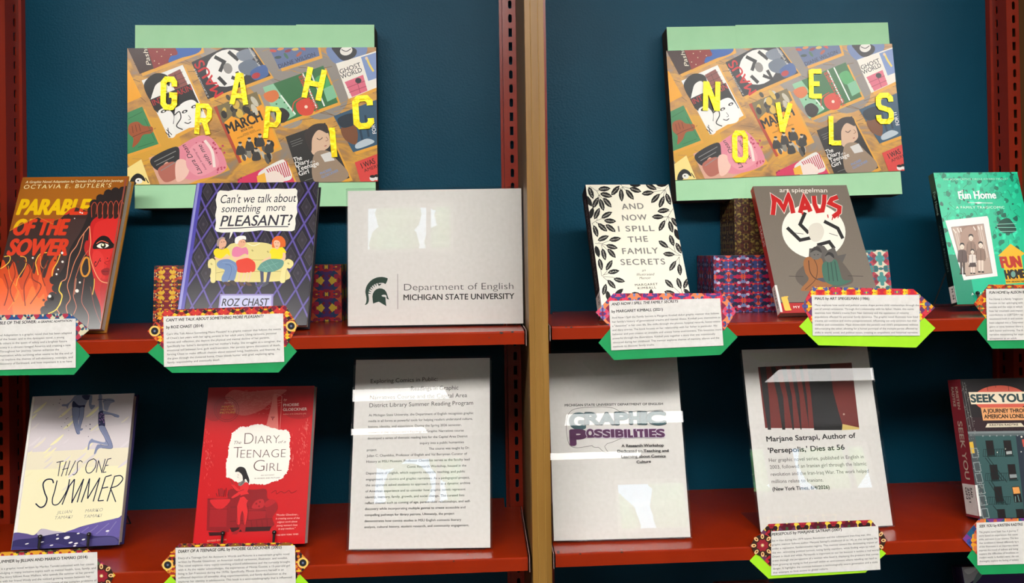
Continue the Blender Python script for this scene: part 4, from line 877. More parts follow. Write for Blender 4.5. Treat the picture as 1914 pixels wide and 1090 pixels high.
def easel(label, shelf_z, pose, T, hooks, W):
    X0, Y0, dz, psi, th, _, _ = pose
    R3 = frame_rot(math.radians(psi), math.radians(th)); base = Vector((X0, Y0, shelf_z+dz))
    t = thing('book_easel', label, 'book easel', base, R3, 'black wire book easels'); Ri = R3.to_matrix().inverted()
    loc = lambda x, y, z: tuple(Ri @ (Vector((x, y, z)) - base))
    r = 0.0012
    for hx in hooks:
        mb = MB()
        mb.tube([(hx, T+0.003, 0.02), (hx, T+0.003, 0.0), (hx, T+0.0022, -0.0012), (hx, T+0.001, -0.0015), (hx, -0.001, -0.0015), (hx, -0.005, -0.0004), (hx, -0.0056, 0.002)], r, M['wire'])
        mb.tube([(hx, -0.0056, 0.0012), (hx, -0.0056, 0.0165)], 0.0019, M['wire'])
        mb.ball((hx, -0.0056, 0.0175), 0.0034, M['wire']); mb.build('hook', t)
    mb = MB(); a, b = hooks
    mb.tube([(a, T+0.003, 0.0), (a, T+0.003, 0.14), ((a+b)/2, T+0.003, 0.16), (b, T+0.003, 0.14), (b, T+0.003, 0.0)], r, M['wire'])
    top = Vector(R3.to_matrix() @ Vector(((a+b)/2, T+0.005, 0.15))) + base
    mb.tube([loc(top.x-0.02, top.y, top.z), loc(top.x-0.045, min(top.y+0.06, 0.27), shelf_z+r+0.0002), loc(top.x+0.045, min(top.y+0.06, 0.27), shelf_z+r+0.0002), loc(top.x+0.02, top.y, top.z)], r, M['wire'])
    mb.build('frame', t); return t

# --- orange and red hardback, upper left
def art_parable(A):
    A.view(0, 310, 2.6576); A.sheet('#96561a')
    A.blob([(100, 120), (400, 100), (640, 130), (560, 200), (300, 190), (90, 220)], '#a05f1c')
    A.poly([(30, 335), (120, 285), (190, 256), (232, 283), (300, 262), (350, 215), (380, 205), (440, 225), (520, 330), (520, 900), (-200, 900), (-40, 480)], '#3a2926')
    A.blob([(250, 300), (340, 270), (430, 240), (440, 330), (380, 420), (330, 520), (250, 500)], '#42302e')
    # flames
    A.blob([(-60, 560), (10, 470), (40, 520), (70, 480), (100, 560), (140, 490), (170, 540), (190, 460), (215, 440), (200, 500), (220, 560), (250, 480), (285, 440), (270, 520), (260, 570), (280, 640), (240, 760), (100, 800), (-80, 800)], '#c8451a')
    A.blob([(-60, 640), (0, 560), (40, 620), (80, 560), (110, 620), (150, 560), (180, 620), (200, 540), (230, 620), (240, 700), (200, 780), (-60, 800)], '#e05a1e')
    A.blob([(60, 720), (90, 620), (120, 680), (160, 600), (190, 660), (220, 640), (210, 740), (120, 800)], '#ee7026')
    for p, c, w in (([(20, 455), (48, 452), (45, 480), (10, 510), (-20, 520)], '#f2c24a', 4), ([(100, 452), (128, 460), (126, 500), (90, 560), (80, 600)], '#e8a03a', 4), ([(235, 432), (200, 440), (178, 480), (185, 520), (190, 545)], '#f0a83a', 5), ([(300, 440), (285, 480), (262, 520), (260, 560)], '#f2b03a', 5),
                    ([(40, 500), (50, 560), (76, 600), (90, 640), (60, 690), (40, 720)], '#d8862a', 3), ([(200, 450), (205, 500), (222, 510), (235, 480)], '#d87a4a', 3)): A.curve(p, w, c)
    for p in ([(60, 470), (75, 540), (50, 620), (70, 680)], [(120, 470), (150, 520), (120, 600), (125, 700)], [(170, 480), (160, 560), (205, 600), (150, 690)], [(240, 470), (210, 540), (225, 600)], [(20, 540), (40, 620), (20, 700)]): A.curve(p, 5, '#7a2a16')
    # letters: yellow above the ridge, red below
    YL, RD = '#e2b50c', '#cf3a1e'
    A.text('PARABLE', (84, 243), (436, 240), 76, YL, 0.045, 0.14)
    A.polys([[(300, 262), (350, 215), (380, 205), (440, 225), (470, 262)]], '#3a2926')
    A.text('PARABLE', (84, 243), (436, 240), 76, RD, 0.045, 0.14, within=[(290, 272), (350, 216), (380, 206), (440, 226), (480, 272)])
    A.text('OF THE', (64, 345), (330, 342), 78, RD, 0.045, 0.14); A.text('SOWER', (36, 446), (328, 443), 80, RD, 0.045, 0.14)
    A.text('OF THE', (64, 345), (330, 342), 78, YL, 0.045, 0.14, within=[(30, 334), (190, 256), (190, 230), (20, 230)])
    A.line([(30, 336), (120, 286), (190, 256), (268, 292)], 3, '#c87a2a'); A.line([(236, 284), (300, 262), (350, 216), (382, 205), (436, 224)], 3, '#b5602a')
    A.text('A Graphic Novel Adaptation by Damian Duffy and John Jennings', (128, 88), (612, 78), 12, '#ead9a8', 0.006, 0.1)
    A.text("OCTAVIA E. BUTLER'S", (118, 116), (552, 106), 20, '#f0dfa0', 0.0, 0.1, 1.25)
    # hair and a half-seen face
    A.blob([(640, 108), (580, 118), (500, 150), (460, 190), (440, 240), (400, 330), (350, 410), (320, 500), (280, 570), (280, 640), (230, 700), (205, 740), (300, 800), (480, 830), (520, 790), (560, 500), (620, 260)], '#2b2424')
    A.dots([(575, 128, 22), (540, 140, 24), (500, 162, 22), (470, 190, 24), (455, 222, 20), (610, 122, 20), (268, 570, 22), (280, 610, 22), (262, 650, 22), (240, 690, 20), (222, 720, 22), (252, 660, 18)], '#2b2424', 12)
    A.blob([(448, 300), (470, 262), (520, 240), (600, 230), (622, 260), (590, 500), (560, 640), (510, 800), (500, 700), (472, 620), (468, 570), (455, 500), (446, 430), (440, 380)], '#bf2222')
    A.blob([(470, 300), (540, 262), (590, 260), (600, 320), (560, 420), (530, 500), (520, 560), (490, 540), (466, 470)], '#cf2b28'); A.blob([(460, 440), (490, 420), (520, 470), (500, 560), (470, 520)], '#d63430')
    A.blob([(500, 600), (540, 560), (552, 640), (520, 780), (505, 700)], '#b01d20')
    for k, x in enumerate((470, 500, 525, 552, 578, 604)):
        A.blob([(x-13, 258), (x-14, 200), (x, 180-k*2), (x+13, 198), (x+10, 252)], '#35231f'); A.curve([(x-13, 256), (x-14, 202), (x, 181-k*2), (x+12, 198), (x+8, 240)], 2.5, '#c2503a')
    A.blob([(446, 380), (430, 372), (420, 400), (424, 430), (440, 450), (450, 420)], '#b02523')
    A.blob([(462, 410), (476, 372), (506, 348), (536, 352), (556, 376), (572, 400), (540, 412), (500, 412)], '#1d1515')
    A.blob([(482, 398), (504, 384), (534, 388), (540, 398), (520, 408), (496, 408)], '#efe9dc'); A.ell(514, 396, 13, 13, '#2a2a1c'); A.ell(512, 392, 6, 6, '#e9e6c0'); A.curve([(480, 386), (506, 372), (540, 384)], 4, '#d8604a')
    A.curve([(500, 458), (476, 500), (470, 480)], 4, '#5a1414'); A.ell(476, 478, 4, 4, '#3a0f0f'); A.ell(535, 458, 3, 3, '#3a0f0f'); A.ell(500, 472, 3, 3, '#3a0f0f')
    A.curve([(548, 470), (520, 480), (534, 490)], 3, '#8a1818'); A.blob([(504, 520), (530, 506), (545, 512), (540, 540), (514, 542)], '#8c1a1d'); A.line([(508, 524), (540, 524)], 3, '#5a1012')
    A.curve([(446, 300), (452, 380), (446, 440), (470, 520), (500, 570), (540, 582)], 4, '#e8a070'); A.curve([(470, 560), (468, 600), (460, 640)], 4, '#eab54a')
    A.curve([(440, 460), (424, 458), (408, 490), (404, 520), (414, 546), (432, 546), (446, 520), (444, 480)], 9, '#d08a2c', True)
    for p, c, w in (([(445, 300), (400, 360), (380, 400), (352, 440), (340, 500), (330, 560), (304, 580), (294, 620), (308, 650), (300, 690), (284, 712), (300, 740)], '#d88a6a', 4), ([(420, 330), (400, 420), (372, 480), (350, 550), (336, 600), (350, 660), (330, 700), (340, 745)], '#d8805c', 3.5), ([(440, 420), (408, 470), (376, 560), (370, 610), (366, 650), (380, 700), (366, 740)], '#c46a50', 3),
                    ([(420, 560), (412, 620), (408, 680), (440, 740), (436, 800)], '#b5604c', 3), ([(306, 580), (294, 620), (310, 650), (284, 712), (240, 738)], '#e8c83a', 5), ([(450, 600), (470, 700), (500, 780)], '#8a4038', 3), ([(380, 560), (372, 640)], '#e0a080', 2.5)): A.curve(p, w, c)
    A.dots([(384, 622, 9), (312, 478, 6), (398, 580, 5), (310, 434, 6), (282, 540, 5), (410, 235, 4), (372, 262, 3), (164, 460, 5), (248, 650, 8), (400, 232, 4), (290, 516, 4)], '#e8e0d8', 10)
    A.dots([(90, 480, 6), (275, 472, 5), (215, 464, 5), (295, 508, 5), (55, 486, 5), (218, 670, 7)], '#5a1f16', 10)
    A.line([(627, 60), (500, 812)], 8, '#8f4a3c')  # strip paints the glare along the cover's right edge
book('orange and red hardback with a half-seen woman\'s face, at far left of the upper shelf', Z_UL, (-0.8427, 0.0802, 0.0087, -0.53, 22.53, 0.1727, 0.2660), 0.022, '#96561a', '#3a2926', [(42.5, 332), (240.8, 329), (188, 615), (-29, 622)], art_parable, rough=0.16, back='#a8742c')

# --- purple diamond-patterned hardback
def art_roz(A):
    A.view(260, 320, 2.795); A.sheet('#2a2730')
    r = random.Random(2); V = '#54478c'
    dx, dy = 96, 172; x0, y0 = 322, 20
    for i in range(-2, 9):
        for j in range(-1, 7):
            cx = x0+dx*i+(0 if j % 2 == 0 else dx/2)-0.13*(j*dy/2); cy = y0+j*dy/2*1.0
            A.poly([(cx-dx*.27, cy), (cx, cy-dy*.28), (cx+dx*.27, cy), (cx, cy+dy*.28)], r.choice(['#37333a', '#3a363c', '#34303a']))
            A.line([(cx-dx*.27, cy), (cx, cy-dy*.28), (cx+dx*.27, cy), (cx, cy+dy*.28)], 2, '#4e4850', True); A.ell(cx, cy, 6, 9, '#45404a')
    Ls = []
    for i in range(-9, 14):
        for sgn in (1, -1):
            xx = x0+dx*i+dx/2
            pts = [(xx+sgn*dx/2*k-0.13*(k*dy/2), y0+k*dy/2) for k in (-1, 0, 1, 2, 3, 4, 5, 6, 7, 8, 9, 10, 11)]
            Ls.append(pts)
    A.lines(Ls, 10, V); A.lines(Ls, 4, '#6659a0')
    A.polys([[(300, 55), (336, 55), (224, 830), (150, 830)]], '#4c45a0'); A.polys([[(306, 55), (318, 55), (205, 830), (190, 830)]], '#8f8cc8')  # purple hinge; the pale stripe is its gloss painted on
    bal = [(412, 112), (425, 100), (470, 104), (500, 97), (560, 101), (610, 95), (660, 97), (720, 94), (770, 96), (820, 94), (830, 106), (827, 130), (832, 160), (826, 190), (829, 220), (818, 250), (820, 280), (814, 312), (800, 318), (740, 316), (690, 318), (640, 312), (590, 318), (540, 322), (494, 320), (486, 338), (474, 358), (480, 322), (440, 324), (408, 318), (398, 306), (404, 270), (400, 230), (408, 190), (402, 150)]
    A.poly(bal, '#e9e5da')
    K = '#24222a'
    A.text("Can't we talk about", (426, 168), (822, 164), 46, K, 0.0, 0.12); A.text('something', (432, 216), (637, 214), 40, K, 0.0, 0.1); A.text('more', (668, 212), (766, 210), 40, K, 0.0, 0.1)
    A.text('PLEASANT?', (426, 290), (800, 286), 58, '#3c3942', 0.012, 0.14); A.curve([(420, 302), (520, 300), (640, 294), (782, 294)], 5, '#3c3942')
    # three people on a sofa
    A.view(370, 440, 7.265); S, SL = '#d9cb86', '#8a7a3e'
    A.blob([(400, 170), (470, 118), (640, 106), (800, 102), (960, 120), (1060, 170), (1180, 260), (1190, 420), (1190, 620), (240, 620), (240, 420), (260, 300)], S)
    A.blob([(140, 400), (150, 350), (200, 320), (240, 350), (250, 420), (248, 630), (180, 636), (184, 470), (150, 450)], '#e0d492'); A.blob([(1180, 360), (1230, 330), (1290, 360), (1300, 410), (1260, 460), (1210, 470), (1190, 636), (1120, 636), (1150, 450)], '#e0d492')
    A.curve([(250, 520), (420, 500), (800, 500), (1130, 500)], 5, SL); A.curve([(700, 340), (860, 344), (1000, 330)], 5, SL); A.curve([(680, 116), (760, 150), (850, 116)], 9, '#eee6c4')
    for x, y in ((748, 214), (958, 232), (190, 396), (1234, 392)): A.lines([[(x-16, y), (x+16, y+4)], [(x, y-16), (x-2, y+18)], [(x-12, y-10), (x+12, y+12)]], 4, SL)
    A.curve([(140, 400), (150, 350), (200, 320), (240, 350), (250, 420), (248, 630)], 4, SL); A.curve([(1180, 360), (1230, 330), (1290, 360), (1300, 410), (1260, 460), (1210, 470), (1190, 636)], 4, SL)
    # left sitter
    A.blob([(230, 300), (260, 340), (330, 350), (430, 330), (440, 270), (400, 300), (300, 300)], '#e3b795')
    A.blob([(222, 260), (226, 210), (270, 184), (330, 200), (400, 180), (436, 220), (440, 290), (400, 260), (330, 320), (260, 310)], '#e9cf1c'); A.blob([(280, 120), (292, 160), (300, 190), (350, 190), (380, 160), (394, 100), (350, 40), (300, 50)], '#d9a68c')
    A.blob([(262, 130), (270, 70), (310, 34), (350, 28), (380, 50), (330, 56), (300, 90), (290, 150), (270, 156)], '#a08a86'); A.lines([[(320, 100), (336, 100)], [(350, 96), (370, 96)], [(332, 184), (376, 162)]], 8, '#5a3a34')
    A.blob([(262, 400), (300, 350), (400, 330), (470, 350), (540, 400), (540, 480), (500, 620), (430, 620), (400, 640), (340, 640), (330, 580), (370, 480), (290, 450)], '#6d86b0'); A.curve([(380, 400), (450, 420), (460, 500), (420, 620)], 6, '#4a5f8a'); A.curve([(340, 380), (430, 380), (500, 420), (520, 480)], 4, '#93a8c8')
    A.blob([(350, 650), (400, 640), (450, 684), (400, 694)], '#4a332a'); A.blob([(440, 630), (500, 625), (530, 690), (470, 676)], '#3e3430')
    # middle sitter
    A.blob([(470, 290), (500, 340), (560, 350), (680, 330), (690, 260), (600, 300)], '#e6bb9a'); A.blob([(470, 230), (490, 180), (540, 160), (600, 180), (660, 170), (690, 220), (686, 270), (640, 260), (560, 300), (480, 290)], '#d77a9c')
    A.blob([(540, 110), (570, 70), (640, 70), (656, 110), (640, 150), (590, 176), (560, 150)], '#dca585'); A.blob([(508, 90), (520, 40), (580, 14), (650, 20), (660, 66), (620, 60), (570, 80), (550, 120), (520, 120)], '#e9e7e2'); A.lines([[(590, 96), (606, 98)], [(620, 98), (640, 104)]], 7, '#8a4a34')
    A.blob([(530, 360), (620, 326), (700, 320), (780, 380), (786, 470), (740, 510), (560, 510), (540, 440)], '#d8402e'); A.lines([[(570, 520), (560, 630)], [(640, 516), (600, 640)], [(680, 510), (660, 630)], [(730, 500), (690, 640)]], 20, '#dcc09c')
    A.blob([(560, 640), (600, 650), (650, 690), (590, 694)], '#5c4438'); A.blob([(650, 640), (700, 650), (744, 690), (680, 690)], '#5c4438')
    # right sitter
    A.blob([(870, 360), (980, 300), (1000, 330), (920, 370)], '#e6bb9a'); A.blob([(980, 240), (1010, 190), (1080, 190), (1150, 170), (1204, 240), (1160, 280), (1150, 330), (1010, 330), (1000, 270)], '#ead31f'); A.blob([(1160, 250), (1196, 260), (1180, 350), (1060, 346), (1150, 320)], '#e6bb9a')
    A.blob([(1012, 140), (1020, 70), (1070, 24), (1140, 24), (1190, 80), (1192, 160), (1150, 170), (1090, 180), (1020, 176)], '#d8662a'); A.blob([(1034, 110), (1060, 76), (1110, 90), (1124, 140), (1090, 200), (1056, 180)], '#e2b293'); A.lines([[(1052, 112), (1070, 110)], [(1086, 112), (1104, 112)], [(1064, 156), (1090, 158)]], 6, '#6a3a28')
    A.blob([(830, 440), (880, 380), (1000, 330), (1160, 350), (1150, 440), (1040, 500), (930, 510), (820, 480)], '#5f9086'); A.lines([[(870, 400), (960, 500)], [(930, 370), (1030, 490)], [(1000, 350), (1090, 460)], [(850, 460), (1100, 380)]], 3, '#8ab8ac')
    A.polys([[(850, 490), (900, 505), (900, 640), (860, 640)], [(950, 510), (1000, 500), (970, 640), (930, 640)]], '#4a4c66'); A.blob([(790, 700), (860, 640), (900, 660), (830, 706)], '#4a4c58'); A.blob([(866, 706), (930, 640), (970, 660), (900, 706)], '#4a4c58')
    A.poly([(308, 806), (1030, 804), (1024, 970), (1020, 1040), (270, 1060), (290, 960)], '#8c80b8'); A.poly([(328, 826), (1004, 824), (996, 1030), (296, 1040)], '#b5b5d6'); A.text('ROZ CHAST', (330, 968), (964, 962), 104, '#23202c', 0.012, 0.1)
book('purple and black diamond-patterned hardback showing three people on a sofa', Z_UL, (-0.5540, 0.0693, 0.0092, -0.70, 23.06, 0.2000, 0.2511), 0.022, '#2a2730', '#5d58b0', [(368.4, 341.5), (596, 341.5), (573, 608), (328, 614)], art_roz, rough=0.22, back='#2a2730')

# --- black and white leaf-patterned paperback
def art_leaf(A):
    A.view(1080, 340, 4.543); A.sheet('#ece8d6'); K = '#0b0a0a'
    def leaf(x, y, a, n, l=53, w=22):
        q = math.radians(a); c, s = math.cos(q), math.sin(q)
        pts = [(u*l, v*w) for u, v in ((-1, 0), (-.6, -.75), (0, -1), (.55, -.7), (1, 0), (.55, .7), (0, 1), (-.6, .75))]
        P = [(x+u*c-v*s, y+u*s+v*c) for u, v in pts]
        A.fill([P[:1] + [P[1], P[2], P[3]] + [P[4], P[5], P[6], P[7]]], K)
        if n:
            aa = a if -90 <= a <= 90 else a-180
            q = math.radians(aa); c, s = math.cos(q), math.sin(q); h = l*.66
            A.text(n, (x-h*c-5*s, y-h*s+5*c), (x+h*c-5*s, y+h*s+5*c), 10, '#d9d5c6')
    stems = [[(100, 40), (160, 78), (250, 60)], [(160, 78), (178, 110), (260, 112)], [(178, 110), (150, 170)], [(178, 110), (205, 210)], [(178, 110), (250, 180)], [(360, 20), (380, 45), (370, 120)], [(380, 45), (300, 90)], [(380, 45), (440, 110)], [(380, 40), (500, 70)], [(770, 20), (735, 62), (590, 90)], [(735, 62), (660, 140)], [(735, 62), (715, 170)], [(740, 60), (770, 150)], [(700, 50), (620, 40)],
             [(115, 345), (160, 318), (210, 300), (290, 250)], [(160, 318), (160, 250)], [(210, 305), (320, 322)], [(150, 330), (210, 370), (250, 400)], [(150, 335), (240, 365), (320, 400)], [(120, 345), (150, 430)], [(810, 215), (768, 280), (690, 290)], [(790, 235), (700, 240)], [(768, 280), (720, 380)], [(768, 280), (800, 390)], [(770, 280), (840, 340)],
             [(140, 510), (200, 512), (280, 480)], [(170, 505), (230, 460)], [(200, 515), (330, 545)], [(200, 520), (280, 600)], [(195, 520), (215, 620)], [(890, 610), (840, 580), (740, 510)], [(840, 580), (810, 480)], [(880, 608), (780, 600)], [(875, 620), (820, 700)], [(875, 620), (885, 760)], [(200, 792), (240, 750), (280, 660)], [(215, 780), (320, 750)], [(205, 795), (290, 800), (400, 835)], [(210, 800), (290, 870)], [(195, 790), (180, 690)],
             [(910, 955), (850, 900), (760, 830)], [(910, 950), (890, 850)], [(905, 955), (800, 935)], [(910, 950), (940, 850)]]
    A.lines(stems, 3, K)
    for x, y, a, n in ((112, 95, 70, 'ZULA'), (225, 60, -4, 'GABRIELLA'), (240, 110, 14, 'ANTONIO'), (150, 172, -60, 'JOYCE'), (202, 190, 72, 'CATHERINE'), (250, 172, 48, 'JOSEPH'), (92, 160, 60, ''), (318, 72, -48, 'PAUL'), (368, 110, 85, 'GRETCHEN'), (440, 105, 50, 'CATHERINE'), (487, 66, 16, 'EDWARD'), (620, 40, 24, 'WILLIAM'), (592, 90, -8, 'IRELAND'), (658, 132, -46, 'MARGARET'), (712, 160, -68, 'JAMES'), (768, 138, 66, 'KURT'), (480, 22, 8, ''), (710, 18, 0, ''),
                       (160, 262, -64, 'MARTIN'), (243, 272, -28, 'ANGELINA'), (272, 322, 3, 'NELLIE'), (206, 376, 40, 'STEPHEN'), (276, 382, 36, 'ROSE'), (148, 408, 72, 'KATIE'), (112, 260, -70, ''), (728, 232, -8, 'CHARLOTTE'), (682, 284, 0, 'EDWARD'), (718, 356, -62, 'JULIA'), (795, 366, 72, 'VIRGINIA'), (832, 330, 50, 'CARL'),
                       (212, 466, -22, 'ROSARIO'), (314, 474, -10, 'NELLIE'), (286, 538, 14, 'DOMINIC'), (284, 594, 48, 'ROCCO'), (216, 604, 76, 'ANNIE'), (160, 580, 74, ''), (734, 514, 34, 'DANIEL'), (806, 482, 68, 'EMILY'), (784, 598, 4, 'EVELYN'), (820, 698, -58, 'BRIDGET'), (882, 732, 82, 'JOHN'), (868, 546, 62, 'LEO'), (850, 430, 66, ''),
                       (186, 690, 78, 'LEONARDO'), (262, 696, -58, 'FRANCES'), (300, 752, -10, 'SAL'), (350, 826, 14, 'SERAFINA'), (282, 862, 46, 'TALIA'), (220, 908, -76, 'GARY'), (252, 970, 78, ''), (345, 935, -40, ''), (792, 856, 44, 'MARTIN'), (880, 852, 70, 'NORMA'), (800, 936, 12, 'SAMUEL'), (942, 850, -68, 'JAY'), (632, 955, 90, ''), (510, 955, 20, ''), (960, 940, 50, '')):
        leaf(x, y, a, n)
    for t, x0, x1, y, c in (('AND', 376, 560, 226, 48), ('NOW', 380, 590, 318, 48), ('I SPILL', 344, 654, 410, 48), ('THE', 430, 600, 500, 50), ('FAMILY', 380, 692, 600, 52), ('SECRETS', 366, 754, 694, 52)): A.text(t, (x0, y), (x1, y-8), c, '#7d7a74', 0.02, 0, 1.15)
    for t, x0, x1, y in (('an', 550, 584, 750), ('Illustrated', 502, 662, 786), ('Memoir', 528, 630, 818)): A.text(t, (x0, y), (x1, y-4), 22, '#3a3833', -0.004, 0.3)
    A.text('MARGARET', (490, 878), (692, 868), 20, K, 0.01, 0, 1.2); A.text('KIMBALL', (516, 906), (678, 898), 20, K, 0.01, 0, 1.2)
def sp_leaf(S): S.sheet('#17171a'); S.text('AND NOW I SPILL THE FAMILY SECRETS', (.32, .8), (.32, 8.0), .4, '#b9b5ac')
book('black and white leaf-patterned paperback standing right of the wooden divider', Z_UR, (0.1047, 0.0467, 0.0158, 4.28, 28.40, 0.1462, 0.2371), 0.032, '#ece8d6', '#17171a', [(1094.7, 346.5), (1249, 344), (1303.5, 580), (1124.5, 585)], art_leaf, hard=False, rough=0.4, spine_art=sp_leaf, call=(0.006, 0.038, [('M 25', .5, 1.5, 6, .3)]))

# --- grey-brown paperback with a red spine and a white disc
def art_disc(A):
    A.view(1360, 330, 3.115); A.sheet('#756b60')
    r = random.Random(4)
    A.dots([(r.uniform(140, 900), r.uniform(50, 800), 1.6) for _ in range(700)], '#82786c', 4); A.dots([(r.uniform(140, 900), r.uniform(50, 800), 1.6) for _ in range(500)], '#675e55', 4)
    A.ell(500, 318, 186, 160, '#ece7da', 8, 40)
    for q in ([(345, 300), (420, 372), (520, 350)], [(450, 210), (420, 280), (470, 330)], [(560, 260), (640, 300), (670, 360)], [(520, 400), (590, 380), (620, 420)]): A.line(q, 20, '#232122')
    A.blob([(470, 300), (500, 272), (540, 276), (560, 320), (540, 370), (500, 380), (474, 350)], '#d6d0c2'); A.lines([[(440, 336), (380, 330)], [(590, 330), (640, 345)]], 3, '#232122')
    A.poly([(470, 470), (474, 420), (500, 418), (520, 400), (560, 404), (580, 430), (620, 410), (640, 460), (690, 450), (660, 520), (470, 520)], '#5a5652')
    A.blob([(400, 560), (480, 500), (620, 470), (700, 540), (730, 610), (660, 640), (500, 660), (410, 620)], '#5d554d')
    A.line([(356, 582), (440, 584)], 3, '#3a3430'); A.line([(700, 578), (790, 580)], 3, '#3a3430')
    # two huddled figures in coats
    A.blob([(440, 500), (462, 470), (500, 474), (546, 480), (560, 540), (580, 600), (640, 605), (600, 640), (560, 660), (440, 668), (430, 650), (470, 600), (450, 560)], '#9a6236'); A.curve([(470, 490), (480, 560), (520, 600), (600, 606)], 5, '#4a2c1a'); A.curve([(500, 480), (520, 530), (510, 600), (450, 660)], 4, '#5a3820'); A.blob([(520, 596), (580, 590), (600, 606), (560, 616)], '#4c4e5a')
    A.ell(512, 450, 34, 36, '#6a6662'); A.blob([(480, 444), (500, 412), (532, 414), (546, 444), (512, 430)], '#3a3634'); A.lines([[(500, 456), (508, 458)], [(520, 456), (528, 454)]], 4, '#231f1e')
    A.blob([(548, 520), (580, 490), (630, 486), (650, 540), (670, 600), (720, 606), (660, 634), (600, 630), (560, 600)], '#3f6a5a'); A.lines([[(580, 500), (590, 610)], [(600, 496), (615, 610)], [(622, 494), (640, 610)]], 5, '#2c4a42'); A.ell(590, 470, 28, 30, '#6a6662'); A.blob([(564, 466), (584, 440), (612, 450), (618, 476), (590, 456)], '#2e2c2c')
    # jagged red title
    MA = [[(262, 228), (270, 150), (262, 122), (300, 150), (325, 190), (345, 130), (352, 108), (366, 150), (380, 216)], [(420, 214), (436, 150), (442, 120), (462, 160), (480, 205)], [(428, 186), (470, 180)], [(500, 112), (504, 160), (522, 200), (550, 196), (560, 150), (562, 104)], [(640, 116), (604, 130), (592, 152), (650, 178), (648, 206), (612, 234)]]
    for p in MA: A.line(p, 33, '#e8d6c8')
    for p in MA: A.line(p, 26, '#c01818')
    A.lines([[(580, 220), (584, 240)], [(612, 232), (606, 252)], [(440, 210), (430, 224)], [(656, 196), (640, 240)]], 6, '#c01818')
    A.text('art spiegelman', (302, 94), (580, 90), 26, '#ece7da', 0.004, 0.1)
    A.poly([(292, 738), (860, 730), (900, 800), (306, 805)], '#b01a1c'); A.line([(292, 737), (860, 729)], 4, '#2a1a1a')
    A.text('I', (338, 778), (362, 776), 76, '#e8b84a', 0.05); A.lines([[(326, 704), (352, 702)], [(340, 778), (370, 776)]], 8, '#e8b84a'); A.text('MY FATHER BLEEDS HISTORY', (384, 768), (800, 760), 13, '#e8d6d0', 0.03, 0, 1.2)
def sp_disc(S): S.sheet('#b3201c'); S.text('MAUS', (.3, 3.2), (.3, 4.8), .5, '#e0d0c8', 0.02); S.text('ART SPIEGELMAN', (.34, .3), (.34, 2.4), .3, '#2a1414', 0.02)
book('grey-brown paperback with red spine, white disc and jagged red title', Z_UR, (0.3923, 0.0595, 0.0077, -0.42, 29.15, 0.1666, 0.2434), 0.0150, '#756b60', '#b3201c', [(1407.5, 350), (1582, 344.5), (1651, 582), (1459.5, 586)], art_disc, hard=False, rough=0.45, spine_art=sp_disc, call=(0.002, 0.05, [('GN SPI', .5, 1.5, 8, .35)]))

